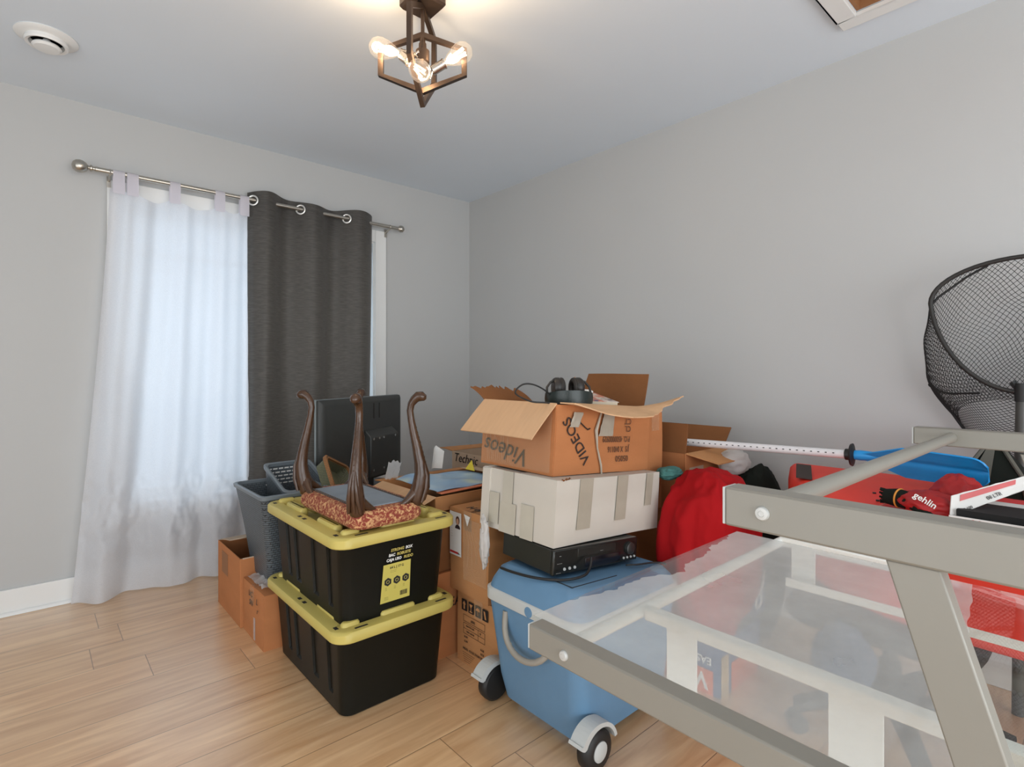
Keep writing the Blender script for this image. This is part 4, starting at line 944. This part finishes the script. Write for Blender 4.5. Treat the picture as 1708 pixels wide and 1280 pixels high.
crp = M(); crp.sheet(lambda u,v_: VB @ Vector((.225+.05*u+.01*v_, .16+.01*math.sin(6*u), H_+.0+.100*v_*(1-.3*abs(u-.5))+.02*noise.noise(Vector((u*7,v_*6,3))))), 12, 12, .003)
tag(obj('cardboard_scrap', crp, CARD, smooth=0), 'crumpled brown cardboard scrap standing behind the headphones', 'cardboard')
# power cord of the recorder hanging over the cooler lid
cb = M(); P = [Vector(p) for p in ((1.33,1.120,.530),(1.31,1.110,.505),(1.27,1.100,.493),(1.20,1.120,.4915),(1.165,1.20,.484),(1.155,1.29,.478),(1.158,1.36,.474))]
tag(obj('power_cord', cb.tube(spline(P), .0042, 8), RUBBER, smooth=60), 'black power cord curving over the cooler lid', 'cord')
cb = M(); P = [Vector(p) for p in ((1.49,1.105,.472),(1.53,1.085,.470),(1.58,1.075,.466),(1.62,1.06,.462),(1.64,1.05,.455))]
tag(obj('power_cord', cb.tube(spline(P), .0034, 8), RUBBER, smooth=60), 'thin black cord at the right end of the cooler lid', 'cord')
pk = M(); pk.blob((1.168,1.458,.535), (.011,.017,.065), 6, amp=.5, freq=2.6, nu=30, nv=30)
tag(obj('crumpled_tape', pk, BAGP, smooth=180), 'wad of crumpled packing tape hanging beside the cooler lid', 'tape')

# tall carton behind the stack, flaps open to the right
t, hx, hy, hh = carton('cardboard_box', 'tall cardboard box with splayed flaps behind the stack, near the right wall', (1.985,1.180,0), (2.30,1.60,.785), CARD2, closed=False, seed=33)
flap(t, (hx,hy,hh), (hx,-hy,hh), (.07,0,.080), CARDDARK, seed=31)
flap(t, (-hx,-hy,hh), (hx,-hy,hh), (0,-.115,-.035), CARD, seed=33, taper=.35)
flap(t, (-hx,hy,hh), (-hx,-hy,hh), (.03,0,.115), CARDDARK, seed=35, bend=.01)
lb2 = M().box((-hx+.03,-hy-.0008,hh-.22),(-hx+.14,-hy,hh-.06)); obj('paper_label', lb2, CARDGREY, t, local=True, smooth=0)

# cloth heaps
tag(obj('red_jacket', M().blob((1.855,1.015,.455), (.180,.140,.275), 17, amp=.17, freq=1.9, zmin=.195, stretch=(1.0,1.0,.7), nu=110, nv=80, pw=.85), RED, smooth=180), 'heap of red cloth hanging between the white box and the desk', 'clothes')
tag(obj('teal_cloth', M().blob((1.845,1.165,.728), (.052,.040,.022), 5, amp=.22, freq=2.6), TEAL, smooth=180), 'small bundle of teal cloth on the red cloth beside the white box', 'cloth')
tag(obj('black_clothes', M().blob((2.34,1.055,.35), (.190,.112,.36), 9, amp=.10, freq=1.7, zmin=0, nu=70, nv=50), BLACKC, smooth=180), 'heap of black clothes against the right wall', 'clothes')
tag(obj('plastic_bag', M().blob((2.235,1.100,.735), (.085,.05,.05), 12, amp=.2, freq=2, nu=40, nv=26), BAGP, smooth=180), 'crumpled white plastic bag on the heap of black clothes', 'plastic bag')

# ------------------------------------------------------------------ kayak paddle, net, red bundle, cases on the right
pd = thing('kayak_paddle', 'kayak paddle with white shaft and blue blade lying towards the right wall', 'paddle', (2.2,.8,.79))
PA, PB, PC = Vector((2.10,1.60,.806)), Vector((2.16,.638,.826)), Vector((2.13,.24,.815))
obj('shaft', M().tube([PA, PB], .0155, 16), SHAFT, pd)
tk = M()
dd = (PB-PA).normalized()
for k in range(24):
    p = PA + dd*(.36+.024*k); tk.box((p.x-.0165,p.y-.003,p.z+.002),(p.x-.0150,p.y+.003,p.z+.005))
obj('scale_marks', tk, INK, pd, smooth=0)
obj('drip_ring', M().lathe([(.017,-.020),(.020,-.018),(.020,-.004),(.038,-.002),(.040,.004),(.022,.008),(.017,.010)], PB, dd, 24), RUBBER, pd)
db = (PC-PB).normalized(); nn = dd.cross(Vector((1,0,.55))).normalized()
def blade(u, v_):
    L_ = .37; wv = .078*math.sin(min(1,(u*1.15+.02))**.62*PI*.62)**.8 if u > .02 else .014
    wv = max(.015, .058*min(1,(u/.42))**1.1 if u < .42 else .058*(1-.10*((u-.42)/.58)**2))
    if u > .90: wv *= math.sqrt(max(.15,1-((u-.90)/.115)**2))
    s_ = (v_-.5)*2
    return PB + db*(L_*u) + nn*(wv*s_) + dd.cross(nn)*(.009*s_*s_*min(1,u*2) - .006*math.exp(-(s_/.18)**2)) + Vector((0,0,.0))
obj('blade', M().sheet(blade, 40, 24, .005), BLUEBLADE, pd, smooth=60)
obj('collar', M().lathe([(.0165,0),(.018,.02),(.016,.05),(.010,.10),(.004,.17)], PB+dd*.008, dd, 16), BLUEBLADE, pd, smooth=60)

# landing net
ln_ = thing('landing_net', 'black fishing landing net leaning against the right wall', 'fishing net', (2.40,.24,.0))
NX = 2.40; NC = Vector((NX,.215,1.27))
hoop = []
for k in range(49):
    a = 2*PI*k/48
    y = -.245*math.sin(a)
    z = (.13 if math.cos(a) > 0 else .31)*math.cos(a) + .09
    if math.cos(a) < 0: y *= 1-.10*abs(math.cos(a))
    hoop.append(Vector((NX, .215+(-y), 1.27+z)))
obj('hoop', M().tube(hoop, .0075, 8), mat('black_net_frame', (.02,.018,.016,1), .6), ln_, smooth=60)
obj('handle', M().tube([(NX,.222,1.062),(NX+.002,.224,.90),(NX+.01,.232,.0)], [.014,.016,.016], 14), mat('dark_grey_net_handle', (.06,.06,.055,1), .45), ln_)
yk = M(); yk.tube([(NX,.245,1.085),(NX,.222,1.045)], .009, 8); yk.tube([(NX,.190,1.085),(NX,.222,1.045)], .009, 8); yk.lathe([(.018,-.03),(.018,.03)], (NX,.222,1.05)); obj('yoke', yk, RUBBER, ln_)
# net bag: hanging behind the hoop, folded and sagging; knotted mesh made of real cords
def bagp(u, v_):
    i = u*48; k = int(i) % 48; h0 = hoop[k].lerp(hoop[(k+1)%48], i-int(i))
    c_ = Vector((NX+.09, .235, 1.11))
    bot = Vector((NX+.095, .255+.62*(h0.y-.215)*.95, .925+.10*(h0.z-1.27)/.22))
    s_ = v_
    p = h0.lerp(bot, s_**1.15)
    p.x = NX + .004 + .115*math.sin(min(1,s_*1.25)*PI/2) * (.75+.25*math.cos(u*2*PI*3))
    p.y += .055*math.sin(s_*PI)*(1 if h0.y > .215 else -1)*abs(h0.y-.215)/.245
    p.z -= .03*math.sin(s_*PI)
    q = noise.noise_vector(p*7)*.03*math.sin(s_*PI*.9); p += Vector((q.x*.4,q.y,q.z))
    p.x = min(p.x, 2.560)
    return p
ng = M(); NU, NV = 96, 52
for i in range(NU):
    for j in range(NV):
        o_ = .5 if j % 2 else 0
        a = bagp(((i+o_)%NU)/NU, j/NV)
        for di in ((0,1) if not j % 2 else (0,1)):
            ii = i + (0 if di == 0 else (-1 if not j % 2 else 1)); jj = j+1
            oo = .5 if jj % 2 else 0
            b_ = bagp(((ii+oo)%NU)/NU, jj/NV)
            if (b_-a).length < .06:
                d = (b_-a); t_ = d.normalized(); s1 = t_.orthogonal().normalized()*.00095; s2 = t_.cross(s1)
                base = len(ng.v); ng.v += [a+s1, a-s1*.5+s2*.87, a-s1*.5-s2*.87, b_+s1, b_-s1*.5+s2*.87, b_-s1*.5-s2*.87]
                for q in ((0,1,4,3),(1,2,5,4),(2,0,3,5)): ng.f.append([base+x for x in q]); ng.mi.append(0)
net_ = obj('net_bag', ng, NETM, ln_, smooth=0)
fc = M()
obj('draw_cord', M().tube([bagp(.06,.02), bagp(.10,.06), bagp(.17,.10), bagp(.24,.05)], .004, 6), NETM, ln_)
fc.tube(spline([bagp(.42,.15), bagp(.36,.35), bagp(.30,.55), bagp(.25,.70)], 5), .004, 6)
fc.tube(spline([bagp(.25,.70), bagp(.28,.85), bagp(.36,.95), bagp(.42,1.0)], 5), .004, 6)
obj('draw_cord', fc, NETM, ln_)

# red vinyl bundle resting on an office chair
oc = thing('office_chair', 'black office chair with star base behind the glass desk', 'office chair', (2.0,.485,0))
for k in range(5):
    a = R(136+72*k); d = Vector((math.cos(a), math.sin(a), 0)); b0 = Vector((2.0,.485,0))
    lg = obj('leg', M().tube([b0+d*.03+UP*.115, b0+d*.17+UP*.100, b0+d*.285+UP*.078], [.032,.028,.024], 10), BLKPLASTIC, oc)
    cs = M()
    for s in (-1,1): cs.lathe([(.006,0),(.026,.001),(.027,.016),(.006,.018)], b0+d*.285+UP*.027+d.cross(UP)*s*.010, d.cross(UP)*s, 18)
    cs.tube([b0+d*.285+UP*.08, b0+d*.285+UP*.04], .010, 8); obj('caster', cs, RUBBER, lg)
obj('gas_column', M().lathe([(.030,.09),(.030,.22),(.020,.225),(.020,.345)], (2.0,.485,0)), BLKPLASTIC, oc)
obj('seat', M().loft([[(x,y,z) for x,y in rrect(1.76+o_,.235+o_,2.24-o_,.735-o_,.09,6)] for o_, z in ((.05,.335),(.012,.345),(0,.37),(.01,.395),(.04,.405))]), mat('black_chair_fabric', (.02,.02,.02,1), .85, bump=.2, bscale=200), oc, smooth=60)
rb = M()
poly = [(1.795,-.30),(1.795,.36),(1.815,.47),(1.87,.59),(2.0,.73),(2.18,.855),(2.36,.93),(2.37,-.30)]
rings = []
def shrink(o_, z, tilt): 
    cx_, cy_ = 2.08, .2
    return [(cx_+(x-cx_)*(1-o_), cy_+(y-cy_)*(1-o_), z + tilt*(x-1.66)) for x, y in poly]
rb.loft([shrink(.06,.410,0), shrink(.01,.425,0), shrink(0,.50,.0), shrink(.0,.64,.05), shrink(.012,.675,.07), shrink(.04,.688,.08), shrink(.2,.692,.08)])
rt = thing('red_vinyl_bundle', 'large folded bundle of red vinyl lying behind the desk under the blue blade', 'red bundle', (2.05,.3,.41))
obj('body', rb, REDV, rt, bevel=.01, seg=3, smooth=50)
ZT = lambda x: .692+.08*(x-1.66)
obj('strap', M().sheet(lambda u,v_: (2.10+.20*u, .80+.075*u-.055*v_, ZT(2.1+.2*u)+.004), 4, 2, .004), mat('dark_strap', (.05,.035,.03,1), .8), rt)
obj('seam', M().tube([(x, y, ZT(x)+.003) for x, y in ((1.86,.50),(1.95,.48),(2.05,.44),(2.12,.40),(2.15,.34))], .0014, 6), mat('pale_thread', lin(226,140,120), .7), rt)
for x, y in ((1.90,.52),(1.97,.51),(1.86,.47),(2.05,.54)): obj('eyelet', M().lathe([(.005,-.002),(.005,.002)], (x,y,ZT(x)+.001), n=12), INK, rt)
tag(obj('blue_cloth', M().blob((1.715,.53,.29), (.032,.065,.10), 15, amp=.3, freq=2.0), DENIM, smooth=180), 'faded blue cloth hanging off the chair under the red bundle, seen through the glass', 'clothes')

# red garment with black cuff and white lettering, on the red bundle
rg = thing('red_garment', 'dark red garment with black cuff and white lettering on the red vinyl bundle', 'clothes', (1.95,.36,.715))
obj('sleeve', M().blob((1.915,.365,.738), (.065,.070,.036), 21, amp=.20, freq=1.8, zmin=.714), REDG, rg, smooth=180)
obj('shoulder', M().blob((2.03,.325,.755), (.080,.060,.052), 22, amp=.25, freq=1.8, zmin=.722), REDG, rg, smooth=180)
cf = M(); cf.tube([(1.925,.475,.744),(1.915,.445,.746),(1.905,.415,.744),(1.89,.385,.734)], [.022,.027,.026,.018], 16)
for k in range(10): cf.tube([(1.925,.473,.744+.018*math.cos(k*.63)),(1.928+.012*math.sin(k*.63),.492,.744+.021*math.cos(k*.63+.2))], .0035, 5)
cf.tube([(1.885,.42,.745),(1.855,.375,.728),(1.83,.335,.715)], [.012,.013,.010], 10)
cfo = obj('cuff', cf, BLACKC, rg, smooth=60)
obj('orange_band', M().torus((1.913,.440,.746), (.3,1,.05), .0265, .0028, 24, 6), mat('orange_elastic', lin(226,150,60), .7), cfo)
text('lettering', 'gehlin', .024, (1.850,.395,.768), (.05,-1,-.55), (.25,-.30,.75), WHITEP, rg, off=.004, bold=.015)
# black wedge-shaped bag standing against the wall side
bt_ = thing('black_bag', 'black wedge-shaped fabric bag standing on the red vinyl beside the blue blade', 'bag', (2.25,.28,.735))
bc_ = M(); bc_.loft([[(2.15,.375,.738),(2.33,.375,.748),(2.33,.185,.748),(2.15,.185,.738)], [(2.17,.330,.81),(2.31,.330,.81),(2.31,.200,.81),(2.17,.200,.81)], [(2.20,.285,.885),(2.25,.285,.885),(2.25,.245,.885),(2.20,.245,.885)]])
obj('body', bc_, BLACKC, bt_, bevel=.008, seg=3)
for pp in ([(2.15,.375,.742),(2.168,.331,.81),(2.198,.286,.888)],[(2.15,.187,.742),(2.168,.200,.81),(2.198,.246,.888)]): obj('piping', M().tube(pp, .006, 8), OLIVE, bt_)
obj('olive_panel', M().sheet(lambda u,v_: Vector((2.147,.335-.06*u,.745)).lerp(Vector((2.196,.280-.018*u,.888)), v_), 3, 6, .002), OLIVE, bt_)
# torn white and red package
pk_ = thing('torn_package', 'torn white and red cardboard package open on the red vinyl at the right edge', 'package', (1.91,.15,.725))
zb = ZT(1.99)+.004
obj('tray', M().box((1.83,-.02,zb),(1.99,.312,zb+.003)).box((1.985,-.02,zb),(1.99,.312,zb+.046)).box((1.83,-.02,zb),(1.834,.312,zb+.014)), WHITEP, pk_, bevel=.001)
obj('dark_inside', M().box((1.842,-.012,zb+.003),(1.982,.298,zb+.030)), mat('black_foam', (.01,.01,.01,1), .9), pk_)
obj('red_edge', M().box((1.982,-.02,zb+.040),(1.993,.300,zb+.050)), mat('red_package_print', lin(206,60,60), .6), pk_)
A_, B_, C_, D_2 = Vector((1.842,.312,zb+.006)), Vector((1.862,.312,zb+.060)), Vector((2.015,.150,zb+.128)), Vector((1.985,.150,zb+.098))
lf_ = lambda u, v_: A_.lerp(B_,u).lerp(D_2.lerp(C_,u), v_)
lo_ = obj('lid', M().sheet(lambda u,v_: lf_(u,v_)+Vector((0,0,.003*noise.noise(Vector((u*9,v_*9,2))))), 8, 14, .0035), WHITEP, pk_, smooth=30)
ln2 = (B_-A_).cross(D_2-A_).normalized(); ln2 = ln2 if ln2.x < 0 else -ln2
obj('red_print', M().sheet(lambda u,v_: lf_(.62+.30*u+.2*(v_-.5)*0,.10+.62*v_)+ln2*.0032, 4, 8, .001), mat('red_lid_print', lin(214,110,110), .6), lo_)
xd_ = (D_2-A_).normalized()
text('lettering', '08 LTR', .013, lf_(.20,.42)+ln2*.002, xd_, B_-A_, INK, lo_, off=.001)
text('lettering', 'BE 100', .010, lf_(.04,.14)+ln2*.002, xd_, B_-A_, INK, lo_, off=.001)
text('lettering', 'co', .030, (1.8290,.270,zb-.004), (0,-1,0), (0,0,1), mat('red_lettering', lin(196,30,40), .6), pk_, bold=.03)

# ------------------------------------------------------------------ printed cartons on the floor under the glass
t, hx, hy, hh = carton('printed_carton', 'blue and orange printed carton on the floor under the glass, lettered easy', (1.760,.915,0), (2.06,1.165,.190), BLUEPRINT, seed=41, sag=.001)
pr = M().box((-hx-.0025,-hy+.025,.0),(-hx-.0018,hy-.03,.085)); obj('orange_panel', pr, ORANGEPRINT, t, local=True, bevel=.002)
pr = M().box((-hx+.075,-hy-.0025,.0),(hx-.02,-hy-.0018,.10)); obj('orange_panel', pr, ORANGEPRINT, t, local=True, bevel=.002)
pr = M().box((-hx+.004,-hy-.0025,.0),(-hx+.055,-hy-.0018,.14)); obj('tan_panel', pr, PHOTOTAN, t, local=True, smooth=0)
text('printed_lettering', 'EASY', .036, (-hx-.0015,-hy+.030,.128), (0,1,0), (0,0,-1), WHITEP, t, local=True, bold=.02)
text('printed_lettering', 'VI', .075, (-hx-.0022,-hy+.045,.068), (0,1,0), (0,0,-1), WHITEP, t, local=True, bold=.03)
text('printed_lettering', 'spori', .032, (hx-.04,-hy-.0022,.075), (-1,0,0), (0,0,-1), WHITEP, t, local=True)
t, hx, hy, hh = carton('printed_carton', 'blue printed carton with white tool picture, stacked behind the easy carton', (2.035,.930,.192), (2.14,1.130,.365), BLUEPRINT, seed=43, sag=.001)
pr = M(); pr.torus((-.01,-hy-.002,.055), (0,1,0), .025, .006, 20, 6); pr.prism([(.0,-hy-.002,.08),(.03,-hy-.002,.09),(.055,-hy-.002,.155),(.035,-hy-.002,.15)], (0,-.001,0)); pr.box((-.055,-hy-.003,.10),(-.03,-hy-.0018,.135)); obj('tool_picture', pr, WHITEP, t, local=True, smooth=0)

# ------------------------------------------------------------------ the grey desk with its glass top
dk = thing('glass_desk', 'grey metal desk frame with glass top under painted reflection haze and raised upper rails', 'desk', (1.2,.2,0))
def rail(x, y0, y1, zt, zh=.045, w_=.034, mt=PANEL):
    o = obj('rail', M().box((x-w_/2,y0,zt-zh),(x+w_/2,y1,zt)), mt, dk, bevel=.003)
    obj('end_cap', M().box((x-w_/2+.001,y1,zt-zh+.001),(x+w_/2-.001,y1+.0035,zt-.001)), GREYP, o, bevel=.001)
    return o
XD = .678; ZL = .672; ZU = .972; YE = .70; YU = .338; YN = -.75
def bolt(rl, y, z, x=XD-.017):
    b_ = obj('bolt', M().lathe([(.001,.0045),(.0035,.0045),(.0036,.0025),(.0037,.0048),(.0072,.0044),(.0085,.002),(.0085,0)], (x,y,z), (-1,0,0), 20), ZINC, rl)
    obj('hex_socket', M().lathe([(.001,.0027),(.0036,.0027),(.0036,.0022)], (x,y,z), (-1,0,0), 6), INK, b_)
r1 = rail(XD, YN, YE, ZL); bolt(r1, .615, ZL-.023)
r2 = rail(XD, YN, YU, ZU, .049); bolt(r2, .290, ZU-.025)
r3 = rail(1.765, YN, .372, ZU); r4 = rail(1.765, YN, YE, ZL-.004)
ends = [(YU-.045, ZU-.022, .0125),(YE-.060, ZL-.030, .0125)]
for y, z, r_ in ends: obj('crossbar', M().tube([(XD+.016,y,z),(1.749,y,z)], r_, 18), WHITEM if z < .8 else PANEL, dk)
obj('crossbar', M().tube([(XD+.016,-.65,ZU-.022),(1.749,-.65,ZU-.022)], .0125, 18), PANEL, dk)
obj('crossbar', M().tube([(XD+.016,-.65,ZL-.03),(1.749,-.65,ZL-.03)], .0125, 18), WHITEM, dk)
# slanting posts between the lower and the upper rails
for x in (XD, 1.765):
    ps = M(); ps.prism([(x-.012,.166,ZU-.049),(x-.012,.120,ZU-.049),(x-.012,.045,ZL),(x-.012,.091,ZL)], (.024,0,0)); obj('slanted_post', ps, PANEL, dk, bevel=.002)
    for y in (-.25,-.66):
        lg = M(); lg.box((x-.014,y-.030,.006),(x+.014,y+.030,ZL-.045)); 
        if x > 1 or y < 0: obj('leg', lg, PANEL, dk, bevel=.002)
# the near left foot stands out of view under the front rail
lg = M(); lg.box((XD-.014,-.03,.006),(XD+.014,.03,ZL-.045)); obj('leg', lg, PANEL, dk, bevel=.002)
ZG = ZL-.006
obj('glass_top', M().box((XD+.018,YN+.05,ZG-.006),(1.500,YE+.030,ZG)), DESKGLASS, dk, bevel=.001, smooth=0)
# protective film with a torn edge, carrying the painted reflection haze
def film(u, v_):
    y1 = YE+.028
    x = XD+.022 + (1.495-XD-.022)*u
    tear = .0
    if .12 < u < .95: tear = .045*math.sin((u-.12)/.83*PI)*(1+.9*noise.noise(Vector((u*7,1,1)))) + .012*noise.noise(Vector((u*40,3,1)))
    yb = y1 - tear*v_**6 if v_ > .5 else y1
    yn = .115 + .10*u + .006*noise.noise(Vector((u*12,7,1)))
    y = yn + (y1-tear*1.0-yn)*v_
    return (x, y, ZG+.0006)
fm_ = M(); fm_.grid(film, 90, 20); obj('protective_film', fm_, FILM, dk, smooth=0)
# keyboard-tray slides and their hanger plates below the glass
sl = M().box((.900,-.45,ZG-.034),(.926,.625,ZG-.012)); obj('tray_slide', sl, WHITEM, dk, bevel=.003)
def plate(x, y0, y1, z0_, z1_): obj('hanger_plate', M().box((x,y0,z0_),(x+.004,y1,z1_)), WHITEM, dk, bevel=.001)
plate(.924,.527,.590,.475,ZG-.03); plate(.924,.232,.305,.475,ZG-.03)
sl = M().box((1.560,.30,ZG-.034),(1.586,.640,ZG-.008)); obj('tray_slide', sl, WHITEM, dk, bevel=.003)
plate(1.556,.545,.605,.530,ZG-.02)
fl2 = M().box((1.520,-.30,.545),(1.556,.605,.553)).box((1.516,-.30,.545),(1.520,.605,.566)); fo = obj('lower_flange', fl2, WHITEM, dk, bevel=.002)
for a in (.56,.545,.53,.33,.24): obj('screw_hole', M().lathe([(.001,.0008),(.005,.0008),(.005,0)], (1.538,a,.553), (0,0,1), 12), TAUPE, fo)
